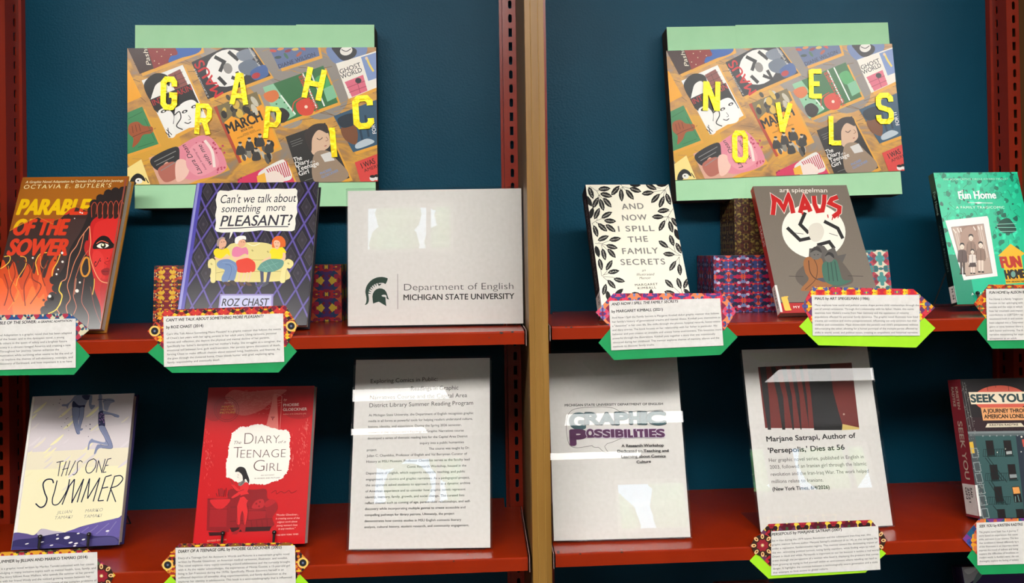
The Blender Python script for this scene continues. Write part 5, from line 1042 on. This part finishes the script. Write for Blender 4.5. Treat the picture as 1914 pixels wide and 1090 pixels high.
# --- teal paperback
def art_teal(A):
    A.view(1730, 310, 4.038); A.sheet('#14c294'); r = random.Random(8)
    for k in range(240):
        x, y = r.uniform(60, 800), r.uniform(30, 700); s = r.uniform(10, 30)
        A.blob([(x+s*math.cos(a)*r.uniform(.4, 1), y+s*math.sin(a)*r.uniform(.4, 1)) for a in [q*math.pi/3 for q in range(6)]], r.choice(['#10a07c', '#22d6a6', '#0c7a60', '#2ce0b2', '#16ac86', '#0b604e']), 2)
    for k in range(50): x, y = r.uniform(60, 780), r.uniform(30, 600); A.curve([(x, y), (x+r.uniform(-30, 30), y+r.uniform(10, 30)), (x+r.uniform(-40, 40), y+r.uniform(20, 60))], 2.5, '#0b5a4a')
    A.blob([(700, 380), (620, 400), (600, 450), (660, 490), (760, 470)], '#0c4438'); A.polys([[(170, 665), (900, 640), (1000, 1100), (240, 1100)]], '#16bd92'); A.polys([[(170, 665), (330, 660), (410, 1100), (200, 1100)]], '#0e8a6a')
    A.text('THE BOOK CRITICS CIRCLE AWARD FINALIST', (140, 108), (700, 92), 15, '#a8e6d0')
    A.text('Fun Home', (274, 242), (592, 232), 56, '#e9fbf4', 0.03, 0.0); A.lines([[(276, 190), (304, 178), (300, 248), (272, 240)], [(420, 186), (446, 178), (440, 246)], [(350, 270), (560, 268)]], 4, '#e9fbf4')
    A.poly([(400, 270), (440, 262), (480, 268), (440, 276)], '#e9fbf4'); A.text('A FAMILY TRAGICOMIC', (246, 316), (662, 306), 18, '#d3f4e8', 0.012, 0, 1.15)
    A.lines([[(590, 426), (760, 416)], [(596, 450), (760, 446)], [(620, 480), (760, 474)]], 4, '#8fd8c0')
    A.poly([(148, 408), (512, 366), (522, 384), (594, 818), (298, 858), (188, 530)], '#e9e7e4'); A.poly([(200, 458), (478, 426), (548, 796), (318, 826), (270, 700)], '#b79f90'); A.line([(200, 458), (478, 426), (548, 796), (318, 826), (270, 700)], 3, '#5a4438', True)
    A.poly([(270, 452), (420, 436), (450, 700), (300, 720)], '#98796a'); A.ell(356, 560, 84, 110, '#a98a7a')
    A.lines([[(230, 490), (290, 720)], [(244, 486), (302, 710)], [(440, 450), (490, 680)], [(456, 448), (508, 680)]], 5, '#d8c8bc'); A.lines([[(215, 470), (240, 500)], [(250, 462), (270, 496)], [(280, 460), (286, 490)], [(390, 448), (410, 476)], [(430, 444), (440, 470)], [(460, 440), (464, 470)]], 10, '#e0d4ca')
    def fig(x, y, h, body, leg, w):
        A.blob([(x-w, y+h*.28), (x-w*.5, y+h*.22), (x+w*.5, y+h*.22), (x+w, y+h*.28), (x+w*1.15, y+h*.58), (x+w*.6, y+h*.62), (x-w*.6, y+h*.62), (x-w*1.15, y+h*.58)], body)
        A.polys([[(x-w*.62, y+h*.6), (x-w*.08, y+h*.6), (x-w*.12, y+h*.97), (x-w*.55, y+h*.97)], [(x+w*.08, y+h*.6), (x+w*.62, y+h*.6), (x+w*.55, y+h*.97), (x+w*.12, y+h*.97)]], leg)
        A.polys([[(x-w*.7, y+h*.95), (x-w*.1, y+h*.95), (x-w*.1, y+h), (x-w*.75, y+h)], [(x+w*.1, y+h*.95), (x+w*.7, y+h*.95), (x+w*.75, y+h), (x+w*.1, y+h)]], '#2b2422')
        A.ell(x, y+h*.11, h*.075, h*.095, '#e8d6c6'); A.blob([(x-h*.08, y+h*.1), (x-h*.07, y+h*.02), (x, y-h*.01), (x+h*.07, y+h*.02), (x+h*.08, y+h*.1), (x+h*.03, y+h*.05), (x-h*.03, y+h*.05)], '#2b2422')
        A.lines([[(x-h*.035, y+h*.115), (x-h*.02, y+h*.115)], [(x+h*.02, y+h*.115), (x+h*.035, y+h*.115)], [(x-h*.02, y+h*.16), (x+h*.02, y+h*.16)]], 3, '#3a2a24'); A.lines([[(x-w, y+h*.3), (x-w*1.1, y+h*.56)], [(x+w, y+h*.3), (x+w*1.1, y+h*.56)], [(x, y+h*.25), (x, y+h*.6)]], 3, '#3a2a24')
    fig(368, 506, 250, '#8f7466', '#6a5448', 34); fig(290, 574, 240, '#5e4c48', '#4e403c', 36); fig(450, 560, 236, '#8e7466', '#e0cfc0', 36); fig(378, 618, 190, '#dcd0c6', '#e2d2c4', 30); A.polys([[(352, 724), (404, 720), (410, 752), (350, 756)]], '#4e403c')
    A.poly([(600, 664), (708, 570), (830, 640), (800, 660), (830, 860), (664, 876), (640, 668)], '#e9b51e'); A.text('FUN', (634, 752), (800, 740), 82, '#b8301f', 0.06);
    A.text('HOME', (668, 836), (830, 822), 66, '#2a211a', 0.06); A.ell(728, 800, 20, 24, '#6a9a90'); A.line([(664, 844), (800, 836)], 3, '#b8301f'); A.text('NOW A BROADWAY MUSICAL', (668, 866), (850, 856), 13, '#2a211a', 0.03)
    A.text('ALISON BECHDEL', (364, 972), (760, 950), 20, '#e9fbf4', 0.01, 0, 1.6)
def sp_teal(S): S.sheet('#0d1512'); S.text('Fun Home', (.28, 1.4), (.28, 3.2), .5, '#8fa8a0', 0.01); S.text('ALISON BECHDEL', (.34, 4.0), (.34, 7.6), .26, '#6d827b', 0, 0, 1.3)
FUN = (0.7054, 0.0950, 0.0133, 0.44, 14.99, 0.1520, 0.2330)
book('teal floral paperback with a framed family portrait, at far right of the upper shelf', Z_UR, FUN, 0.016, '#18ad86', '#0d1512', [(1744.7, 323), (1922, 318), (1978, 560), (1789.5, 569)], art_teal, hard=False, rough=0.3, spine_art=sp_teal, call=(0.004, 0.032, [('M 34', .5, 1.5, 8, .35)]))
easel('black wire easel holding up the teal book at far right', Z_UR, FUN, 0.016, (0.035, 0.115), 0.152)

# --- pale hardback with swimmers
def art_swim(A):
    A.view(10, 720, 6.054); A.sheet('#d2c9cc'); r = random.Random(6)
    A.blob([(300, 130), (1500, 110), (1440, 420), (300, 480)], '#cdc4c8'); A.polys([[(100, 760), (1450, 700), (1300, 2000), (0, 2000)]], '#e2d9bf'); A.polys([[(80, 960), (1420, 900), (1300, 2000), (0, 2000)]], '#e9e2bb')
    for k in range(46):
        x, y = r.uniform(200, 1400), r.uniform(280, 1250); l = r.uniform(60, 170)
        A.blob([(x, y), (x+l*.5, y-l*.45), (x+l, y-l*.8), (x+l*.8, y-l*.5), (x+l*.4, y-l*.15)], r.choice(['#ded5c2', '#d6cdca', '#e6deb6', '#d8cfd2', '#e9e2b0']))
    A.polys([[(300, 150), (345, 150), (95, 1840), (40, 1880)]], '#e6e2dc'); A.line([(345, 150), (150, 1400)], 5, '#c2b8b4')
    B, D = '#7d85a4', '#2c2f52'
    A.polys([[(765, 205), (805, 125), (955, 125), (935, 175), (900, 245), (770, 255)]], B); A.blob([(872, 128), (960, 128), (962, 165), (918, 180), (880, 160)], D); A.blob([(770, 188), (830, 236), (900, 236), (888, 268), (838, 268), (762, 262)], D)
    A.blob([(762, 262), (840, 268), (842, 330), (826, 400), (832, 470), (846, 545), (812, 552), (792, 500), (770, 410), (760, 330)], B); A.blob([(842, 268), (892, 264), (884, 360), (866, 430), (848, 490), (880, 492), (862, 514), (830, 506), (832, 420), (838, 340)], B)
    A.blob([(790, 130), (740, 190), (700, 220), (650, 226), (646, 246), (690, 248), (706, 270), (728, 220), (800, 160)], B); A.blob([(955, 140), (980, 130), (978, 190), (974, 230), (1010, 236), (1006, 256), (970, 284), (946, 240), (944, 190)], B)
    A.blob([(1052, 128), (1088, 128), (1090, 200), (1098, 300), (1060, 310), (1054, 220)], B); A.blob([(1052, 316), (1110, 300), (1118, 380), (1124, 470), (1060, 480), (1052, 400)], D); A.dots([(r.uniform(1060, 1112), r.uniform(320, 460), 7) for _ in range(26)], '#8a6a9c', 5)
    A.blob([(1056, 476), (1120, 470), (1176, 580), (1212, 680), (1196, 716), (1090, 706), (1050, 722), (1018, 774), (1004, 766), (1034, 680), (1070, 668), (1164, 680), (1120, 590)], B); A.blob([(1062, 480), (1120, 560), (1168, 670), (1080, 664), (1000, 648), (960, 660), (946, 724), (930, 722), (946, 640), (980, 604), (1010, 620), (1130, 636)], '#848cab')
    A.blob([(1110, 300), (1180, 318), (1250, 336), (1282, 350), (1276, 372), (1240, 366), (1190, 340), (1110, 334)], B); A.blob([(1096, 190), (1140, 164), (1210, 170), (1230, 200), (1190, 216), (1170, 250), (1150, 300), (1114, 280), (1110, 230)], '#8f95b0'); A.curve([(1100, 200), (1150, 180), (1226, 190)], 8, '#6a7090'); A.curve([(1040, 180), (1070, 172), (1130, 176)], 8, '#4a5078')
    for p in ([(762, 262), (760, 330), (772, 420), (800, 520), (826, 554)], [(842, 268), (838, 340), (826, 400)], [(892, 264), (884, 360), (850, 480), (880, 494)], [(1052, 316), (1056, 470), (1120, 590), (1164, 680), (1070, 668)], [(1124, 470), (1176, 580), (1212, 680), (1196, 716), (1090, 706)], [(1110, 334), (1190, 340), (1240, 366)]): A.curve(p, 4, '#3a3f60')
    A.dots([(628, 172, 6), (616, 212, 6), (692, 384, 6), (706, 462, 7), (640, 468, 5), (718, 510, 4), (958, 446, 8), (958, 496, 8), (914, 464, 5), (676, 428, 4), (940, 580, 5), (710, 372, 5), (548, 228, 4), (636, 344, 4)], '#4a4c5c', 6)
    K = '#2a2a44'; r2 = lambda P, w: A.curve(P, w, K)
    for P in ([(580, 868), (660, 852)], [(624, 862), (598, 1024)], [(690, 856), (634, 1026)], [(732, 850), (684, 1018)], [(646, 950), (716, 930)], [(796, 848), (716, 1014)], [(1056, 846), (1030, 984)], [(1056, 846), (1096, 990)], [(1132, 830), (1092, 986)], [(1160, 832), (1106, 984)], [(1160, 834), (1200, 824)], [(1136, 906), (1168, 900)], [(1106, 984), (1144, 978)]): A.line(P, 9, K)
    r2([(876, 868), (850, 850), (820, 872), (816, 920), (812, 976), (780, 1008), (762, 1002)], 9); A.curve([(990, 832), (940, 860), (912, 930), (926, 984), (970, 984), (1016, 930), (1030, 860), (1006, 832)], 10, K, True)
    A.view(10, 850, 5.738); K2 = '#1f2036'
    for P, w in (([(516, 300), (500, 260), (440, 262), (404, 310), (420, 400), (444, 470), (420, 540), (370, 562), (320, 520)], 15), ([(556, 270), (530, 380), (504, 470), (510, 530), (560, 530), (610, 470), (668, 360), (690, 258)], 12)): A.curve(P, w, K2)
    for P in ([(608, 534), (688, 330), (744, 256)], [(744, 256), (712, 516)], [(712, 516), (842, 254)], [(842, 254), (772, 508)], [(816, 508), (906, 250)], [(906, 250), (884, 470)], [(884, 470), (1016, 242)], [(1016, 242), (946, 500)], [(1076, 236), (998, 494)], [(1076, 234), (1144, 214)], [(1044, 356), (1106, 344)], [(998, 494), (1060, 488)], [(1176, 226), (1096, 500)], [(1130, 350), (1190, 506)]): A.line(P, 12, K2)
    A.curve([(1176, 228), (1240, 222), (1262, 262), (1210, 326), (1140, 352)], 12, K2)
    for t, x0, x1, y in (('JILLIAN', 548, 716, 632), ('TAMAKI', 528, 720, 690), ('MARIKO', 858, 1050, 614), ('TAMAKI', 846, 1040, 676)): A.text(t, (x0, y+6), (x1, y-8), 36, '#7c7a74', -0.012, 0.22)
    A.blob([(60, 860), (200, 850), (300, 868), (380, 800), (470, 820), (640, 840), (800, 780), (1000, 730), (1210, 684), (1260, 684), (1240, 1100), (20, 1100)], '#5b4f86', 4); A.blob([(330, 860), (390, 800), (500, 820), (620, 840), (520, 860), (420, 880)], '#b5adbe'); A.blob([(640, 840), (860, 770), (1100, 712), (1250, 690), (1246, 880), (1000, 900), (760, 850)], '#62569a')
    for p in ([(900, 780), (820, 840)], [(1000, 760), (900, 850)], [(1120, 740), (980, 860)], [(1200, 720), (1090, 870)], [(960, 800), (880, 850)]): A.line(p, 10, '#7a70a8')
    A.blob([(60, 940), (300, 900), (560, 850), (760, 840), (960, 880), (1200, 900), (1230, 1100), (20, 1100)], '#353060'); A.blob([(60, 1000), (300, 1010), (500, 960), (700, 1000), (900, 1040), (1220, 940), (1200, 1100), (20, 1100)], '#3f3a70'); A.blob([(800, 960), (1000, 900), (1180, 900), (1200, 980), (1000, 1010)], '#4a4478')
    for x, y, a, b in ((660, 898, 34, 16), (556, 910, 18, 8), (700, 954, 24, 9), (760, 964, 22, 9), (842, 920, 20, 8), (784, 852, 16, 7), (1104, 826, 20, 10), (556, 868, 14, 6), (490, 984, 20, 7), (746, 990, 18, 8), (390, 946, 20, 6), (220, 966, 22, 6)): A.ell(x, y, a, b, '#dedbe2', -14)
SUM = (-0.8054, 0.0773, 0.0102, 2.56, 16.84, 0.1565, 0.2321)
book('pale cream hardback with two blue-grey swimmers at the top of the cover', Z_LL, SUM, 0.022, '#d2c9cc', '#d8d4d0', [(63, 743), (248.5, 738), (224, 1021), (18, 1031)], art_swim, rough=0.22, back='#2e2854')
easel('black wire easel under the pale cream hardback', Z_LL, SUM, 0.022, (0.042, 0.113), 0.15)

# --- bright red paperback
def art_red(A):
    A.view(350, 710, 6.812); A.sheet('#c4121a'); r = random.Random(9)
    A.blob([(260, 120), (520, 110), (480, 300), (400, 520), (240, 480)], '#ae141c'); A.blob([(1240, 110), (1620, 90), (1600, 420), (1420, 500), (1230, 420)], '#ac161e')
    GLARE = '#dc7a72'
    A.blob([(520, 180), (600, 140), (760, 160), (900, 150), (1100, 130), (1260, 130), (1200, 190), (1060, 290), (960, 380), (760, 460), (620, 440), (560, 330), (480, 240)], '#cf5a54', 4)  # pink blotch: glare of the wavy laminate painted into the cover
    for k in range(260): x, y = r.gauss(800, 190), r.gauss(280, 80); A.line([(x, y), (x+r.uniform(10, 40), y+r.uniform(-16, 16))], 3, GLARE) if 520 < x < 1240 and 140 < y < 460 and y < 560-.25*abs(x-760) else None  # streaks of the same painted glare
    for cx, cy, sx, sy, n in ((270, 1000, 28, 170, 60), (1480, 850, 40, 120, 60), (1330, 940, 16, 110, 30), (1520, 570, 22, 40, 22)):
        for k in range(n): x, y = r.gauss(cx, sx), r.gauss(cy, sy); A.line([(x, y), (x+r.uniform(-6, 10), y+r.uniform(10, 40))], 6, r.choice(['#d8504c', '#dc7068', '#cf3a3a']))
    for q in range(40):
        a = 2*math.pi*q/40
    A.line([(500+(152+6*(q % 2))*math.cos(2*math.pi*q/56), 390+(150+6*(q % 2))*math.sin(2*math.pi*q/56)) for q in range(56)], 5, '#7a0c12', True); A.line([(500+132*math.cos(2*math.pi*q/40), 390+130*math.sin(2*math.pi*q/40)) for q in range(40)], 4, '#7a0c12', True)
    A.text('Now a', (470, 320), (580, 310), 28, '#e89a8c', 0, .3)
    for t, x0, x1, y in (('MAJOR', 440, 596, 364), ('MOTION', 426, 606, 402), ('PICTURE', 416, 606, 440)): A.text(t, (x0, y+4), (x1, y-4), 24, '#e8a04a', 0.01)
    A.poly([(1094, 196), (1110, 180), (1132, 182), (1140, 230), (1160, 640), (1000, 600), (1060, 360)], '#d97068'); A.line([(1130, 184), (1204, 214), (1176, 640)], 5, '#e08a80'); A.lines([[(1060, 480), (1112, 480)], [(1080, 510), (1100, 484)], [(1072, 476), (1086, 520)]], 8, '#8a1018')
    A.text('by', (1226, 270), (1270, 264), 26, '#efb09c', 0, .25); A.text('PHOEBE', (1220, 342), (1420, 330), 34, '#f0d6cc', 0.006); A.text('GLOECKNER', (1216, 400), (1524, 388), 36, '#f0d6cc', 0.006); A.text("author of A CHILD'S LIFE", (1218, 448), (1514, 438), 17, '#e8a08c')
    p = [(570, 690), (660, 610), (760, 608), (890, 562), (990, 590), (1160, 634), (1284, 650), (1308, 720), (1296, 840), (1310, 1000), (1290, 1130), (1262, 1200), (1180, 1280), (1090, 1300), (1000, 1345), (880, 1330), (760, 1345), (640, 1310), (490, 1240), (500, 1060), (520, 900), (548, 780)]
    q = []
    for i in range(len(p)):
        a, b = p[i], p[(i+1) % len(p)]
        for j in range(8): u = j/8; q.append((a[0]+(b[0]-a[0])*u+r.uniform(-9, 9), a[1]+(b[1]-a[1])*u+r.uniform(-9, 9)))
    A.poly(q, '#eae6dc')
    K = '#5a3c38'
    A.text('The', (594, 830), (684, 824), 44, K, -.006, .3); A.text('D', (722, 828), (836, 822), 152, K, -0.022); A.text('IARY', (862, 822), (1168, 810), 108, K, -0.02); A.text('of a', (1156, 812), (1252, 806), 34, K, -.006, .3)
    A.text('T', (580, 1004), (686, 1000), 150, K, -0.022); A.text('EENAGE', (672, 1002), (1248, 990), 110, K, -0.02)
    A.view(350, 850, 6.056); A.text('G', (744, 194), (868, 190), 136, K, -0.022); A.text('IRL', (890, 192), (1066, 188), 98, K, -0.02)
    A.text('AN ACCOUNT', (830, 246), (984, 240), 14, K, 0.004, 0, 1.2); A.text('IN WORDS AND PICTURES', (758, 282), (1048, 272), 15, K, 0.004, 0, 1.1)
    D1, D2, D3 = '#8a141c', '#6e0f16', '#a01820'
    A.blob([(460, 410), (600, 396), (760, 400), (890, 396), (906, 500), (1000, 540), (1020, 620), (960, 720), (950, 830), (480, 850), (470, 600)], D1, 3); A.polys([[(690, 620), (890, 640), (880, 720), (690, 750)]], D3); A.blob([(880, 620), (930, 550), (1000, 540), (1020, 610), (970, 700), (920, 740)], '#94161e')
    A.lines([[(470, 600), (690, 590)], [(480, 760), (960, 730)], [(690, 640), (890, 640)], [(720, 750), (730, 830)], [(780, 750), (790, 830)], [(840, 745), (850, 825)], [(900, 740), (905, 820)], [(560, 760), (566, 840)], [(640, 755), (640, 840)]], 6, D2); A.blob([(730, 610), (770, 530), (850, 510), (870, 560), (840, 610)], '#b8242a'); A.dots([(780, 560, 12), (820, 540, 12), (810, 590, 12)], D1); A.blob([(870, 560), (940, 510), (1000, 540), (900, 600)], '#b01c24')
    A.polys([[(480, 830), (950, 820), (930, 870), (500, 880)]], '#3a0a0e')
    A.polys([[(230, 500), (540, 490), (545, 520), (490, 540), (470, 880), (220, 860)]], D1); A.polys([[(260, 600), (450, 600), (440, 820), (250, 820)]], D3); A.blob([(270, 510), (470, 500), (460, 560), (370, 626), (290, 580)], '#cf2228'); A.lines([[(232, 510), (540, 500)], [(250, 620), (460, 620)]], 6, D2); A.polys([[(240, 880), (430, 880), (420, 915), (250, 920)]], '#3a0a0e')
    A.ell(384, 430, 32, 48, D3); A.lines([[(360, 480), (352, 390)], [(430, 480), (440, 380)], [(410, 480), (424, 400)], [(340, 480), (326, 440)], [(460, 470), (470, 430)]], 8, D2)
    # standing figure
    S = '#d8282c'
    A.blob([(600, 380), (640, 390), (690, 440), (700, 490), (670, 560), (680, 660), (660, 780), (640, 800), (630, 700), (620, 640), (600, 700), (590, 790), (560, 780), (560, 660), (560, 600), (600, 470)], S, 4); A.blob([(600, 470), (690, 450), (700, 490), (680, 520), (640, 480), (600, 490)], D1)
    A.blob([(600, 350), (640, 320), (690, 330), (690, 390), (650, 450), (560, 420), (500, 360), (520, 340), (590, 400)], S); A.blob([(640, 400), (560, 440), (500, 486), (520, 496), (600, 450)], S); A.blob([(572, 340), (620, 300), (650, 290), (640, 330), (600, 360)], '#7a7672')
    A.polys([[(556, 780), (606, 790), (580, 850), (520, 880), (500, 905), (560, 905), (600, 850), (620, 880), (650, 890), (660, 800)]], D3)
    A.blob([(556, 236), (580, 210), (620, 230), (640, 270), (610, 290), (570, 280)], '#e6e0d6'); A.blob([(540, 200), (560, 160), (600, 142), (650, 160), (680, 230), (700, 290), (690, 330), (660, 280), (630, 300), (620, 240), (580, 200)], '#252021'); A.lines([[(570, 232), (580, 238)], [(566, 256), (576, 262)]], 4, '#252021'); A.curve([(520, 350), (490, 290), (480, 280)], 5, K); A.curve([(600, 350), (640, 310), (690, 330)], 4, '#252021')
    for a in ([(560, 600), (560, 700), (566, 780)], [(620, 640), (640, 720), (640, 800)], [(670, 560), (690, 640), (662, 780)], [(500, 360), (560, 420), (640, 400)]): A.curve(a, 5, D2)
    A.curve([(950, 440), (1000, 410), (1010, 450), (1060, 420), (1100, 440), (1150, 410), (1180, 440), (1240, 410)], 5, D2)
    for t, x0, x1, y in (('"Phoebe Gloeckner...', 1004, 1262, 700), ('is creating some of the', 1000, 1272, 740), ('edgiest work about', 1018, 1246, 780), ("young women's lives", 1008, 1248, 820), ('in any medium."', 1030, 1226, 858)): A.text(t, (x0, y), (x1, y-6), 22, '#efb0a8', 0.01, .2)
    A.text('THE NEW YORK TIMES', (1004, 928), (1258, 918), 17, '#efc0b4', 0.006); A.text('REVISED EDITION', (226, 990), (440, 974), 20, '#f0a48c', 0.006, .1)
DIA = (-0.5328, 0.0719, 0.0090, -2.69, 16.84, 0.1721, 0.2416)
book('bright red paperback with a torn white title patch', Z_LL, DIA, 0.018, '#c4121a', '#b8121a', [(390, 727), (587.7, 720.6), (569.7, 1018.6), (360, 1020.5)], art_red, hard=False, rough=0.28)
easel('black wire easel under the bright red paperback', Z_LL, DIA, 0.018, (0.0465, 0.1255), 0.17)

# --- dark apartment-building hardback
def art_city(A):
    A.view(1760, 700, 3.893); A.sheet('#2b2729')
    A.polys([[(190, 330), (600, 320), (640, 470), (200, 460)]], '#38282c')
    A.ell(430, 190, 196, 104, '#d0604f', 0, 40); A.line([(430+196*math.cos(q*math.pi/20), 190+104*math.sin(q*math.pi/20)) for q in range(40)], 3, '#3a2420', True)
    A.lines([[(332, 96), (338, 130)], [(395, 86), (396, 104)], [(488, 92), (492, 130)]], 3, '#3a2420')
    for q in range(8): A.lines([[(318+40*q, 360), (350+40*q, 430)], [(350+40*q, 360), (318+40*q, 430)]], 4, '#241d20')
    A.poly([(196, 140), (660, 132), (664, 222), (216, 231)], '#e6d6bb'); A.text('SEEK YOU', (218, 216), (606, 208), 60, '#33474a', 0.05)
    A.poly([(286, 256), (680, 250), (690, 346), (302, 352)], '#e0a06c'); A.text('A JOURNEY THROUGH', (304, 294), (668, 288), 30, '#2c2320', 0.035); A.text('AMERICAN LONELINESS', (312, 336), (690, 328), 30, '#2c2320', 0.035)
    A.poly([(334, 374), (578, 368), (600, 396), (318, 403)], '#dcd0b8'); A.text('KRISTEN RADTKE', (350, 392), (556, 387), 15, '#2c2320', 0.03)
    A.poly([(190, 434), (700, 424), (702, 442), (192, 450)], '#7d8586'); A.poly([(194, 450), (700, 440), (706, 470), (200, 470)], '#5d6668')
    A.poly([(240, 466), (540, 462), (610, 900), (620, 1110), (330, 1110)], '#3c5a5a'); A.poly([(536, 462), (720, 450), (800, 1110), (600, 1110)], '#2f3742'); A.poly([(196, 470), (244, 466), (336, 1110), (266, 1110)], '#4a5254')
    A.dots([(300+50*q, 466-q, 6) for q in range(8)], '#8a9292', 6)
    W = '#272223'
    for x, y in ((318, 500), (446, 498), (346, 676), (474, 672), (376, 832), (398, 992), (530, 990)):
        A.poly([(x, y), (x+54, y-2), (x+68, y+106), (x+14, y+110)], W); A.line([(x, y), (x+54, y-2), (x+68, y+106), (x+14, y+110)], 3, '#223838', True); A.poly([(x+10, y+112), (x+76, y+108), (x+78, y+116), (x+12, y+120)], '#223838')
    A.poly([(504, 832), (556, 828), (578, 940), (522, 944)], '#242021'); A.poly([(508, 836), (554, 833), (564, 878), (516, 882)], '#e09a54'); A.lines([[(528, 900), (530, 940)], [(545, 890), (556, 936)]], 6, '#6a8a86')
    A.poly([(488, 744), (538, 742), (542, 766), (492, 770)], '#8d9494'); A.poly([(466, 578), (506, 574), (508, 596), (468, 600)], '#a2a8a6'); A.dots([(402, 585, 5), (462, 560, 5), (578, 470, 8), (590, 510, 7), (574, 580, 5)], '#d8d4c4', 6); A.poly([(580, 490), (620, 486), (624, 540), (590, 546)], '#c4574a')
    A.poly([(200, 512), (228, 508), (242, 590), (214, 596)], '#d8b03c')
    for y in (560, 660, 740, 820, 900, 990): A.line([(214+(y-560)*.17, y), (256+(y-560)*.17, y-4), (270+(y-560)*.17, y+60), (228+(y-560)*.17, y+64)], 5, '#8f9a9a', True)
    F = '#1d2a2c'
    for y, x in ((616, 300), (790, 316), (958, 330)): A.lines([[(x, y), (x+160, y-4)], [(x+6, y-52), (x+166, y-56)], [(x+160, y-4), (x+166, y-56)]] + [[(x+16*q, y), (x+16*q+5, y-54)] for q in range(10)], 3, F)
    A.lines([[(316, 624), (440, 790)], [(336, 622), (470, 800)], [(340, 796), (440, 958)], [(360, 795), (470, 962)], [(370, 964), (470, 1090)]], 5, F)
    A.lines([[(130, 60), (200, 430)], [(150, 62), (215, 430)], [(168, 70), (230, 400)]], 4, '#6e6a68'); rr = random.Random(3)
    A.dots([(rr.uniform(130, 190)+y*.16, y+60, rr.uniform(1.5, 4)) for y in [rr.uniform(0, 900) for _ in range(90)]], '#a9a6a2', 5)
def sp_city(S):
    S.sheet('#93303a'); S.text('KRISTEN', (.52, .55), (.52, 2.2), .2, '#c9b9a8', 0.02); S.text('RADTKE', (.2, .55), (.2, 2.0), .2, '#c9b9a8', 0.02); S.text('SEEK YOU', (.34, 3.1), (.34, 7.3), .36, '#c9b9a8', 0.02)
SEE = (0.7090, 0.0525, 0.0108, -0.14, 11.71, 0.1650, 0.2209)
book('dark teal apartment-building hardback with a dusty red spine', Z_LR, SEE, 0.036, '#2b2729', '#93303a', [(1794.7, 711), (1975, 705), (2010, 965), (1831.5, 972)], art_city, rough=0.3, spine_art=sp_city, call=(0.004, 0.052, [('RAD', .62, 1.2, 4.2, .16), ('2021', .4, 1.2, 6.0, .16), ('GN', .2, 1.2, 5.0, .16)]))
easel('black wire easel under the dark apartment-building hardback', Z_LR, SEE, 0.036, (0.079, 0.135), 0.165)

# --- tops of books on the lowest shelf
def art_dusk(A):
    A.view(1790, 1050, 8); A.sheet('#3a2f58'); A.poly([(60, 80), (330, 40), (420, 160), (180, 320), (130, 500)], '#b9bcc4'); A.blob([(100, 120), (280, 90), (240, 150), (150, 190)], '#e2e4e8'); A.blob([(300, 170), (400, 130), (360, 220), (260, 330), (210, 360)], '#7c9296'); A.poly([(420, 120), (1400, 60), (1500, 2300), (330, 2300), (230, 420)], '#43386a')
book('purple jacketed book on the lowest right shelf, only its top edge showing', -0.672, (0.7323, 0.0858, 0.0080, 0.0, 13.74, 0.1600, 0.2349), 0.03, '#3a2f58', '#241d3c', [(1796.7, 1060.7), (1968, 1052), (2000, 1322), (1835, 1330)], art_dusk, rough=0.12)
def plain(c):
    return lambda A: (A.sheet(c), A.box(20, 30, 80, 34, '#d8c8b8'), A.box(30, 50, 70, 80, '#8a4a3a'))
for lab, x, w, c in (('maroon book on the lowest right shelf, below the speech-bubble sign', 0.114, 0.015, '#5a1a1e'), ('rust red book on the lowest right shelf, below the crooked lime card', 0.296, 0.042, '#6a2a1e')):
    book(lab, -0.672, (x, 0.05, 0.0065, 0, 12.0, w+0.05, 0.240), 0.026, c, c, [(0, 0), (100, 0), (100, 130), (0, 130)], plain(c), rough=0.35)
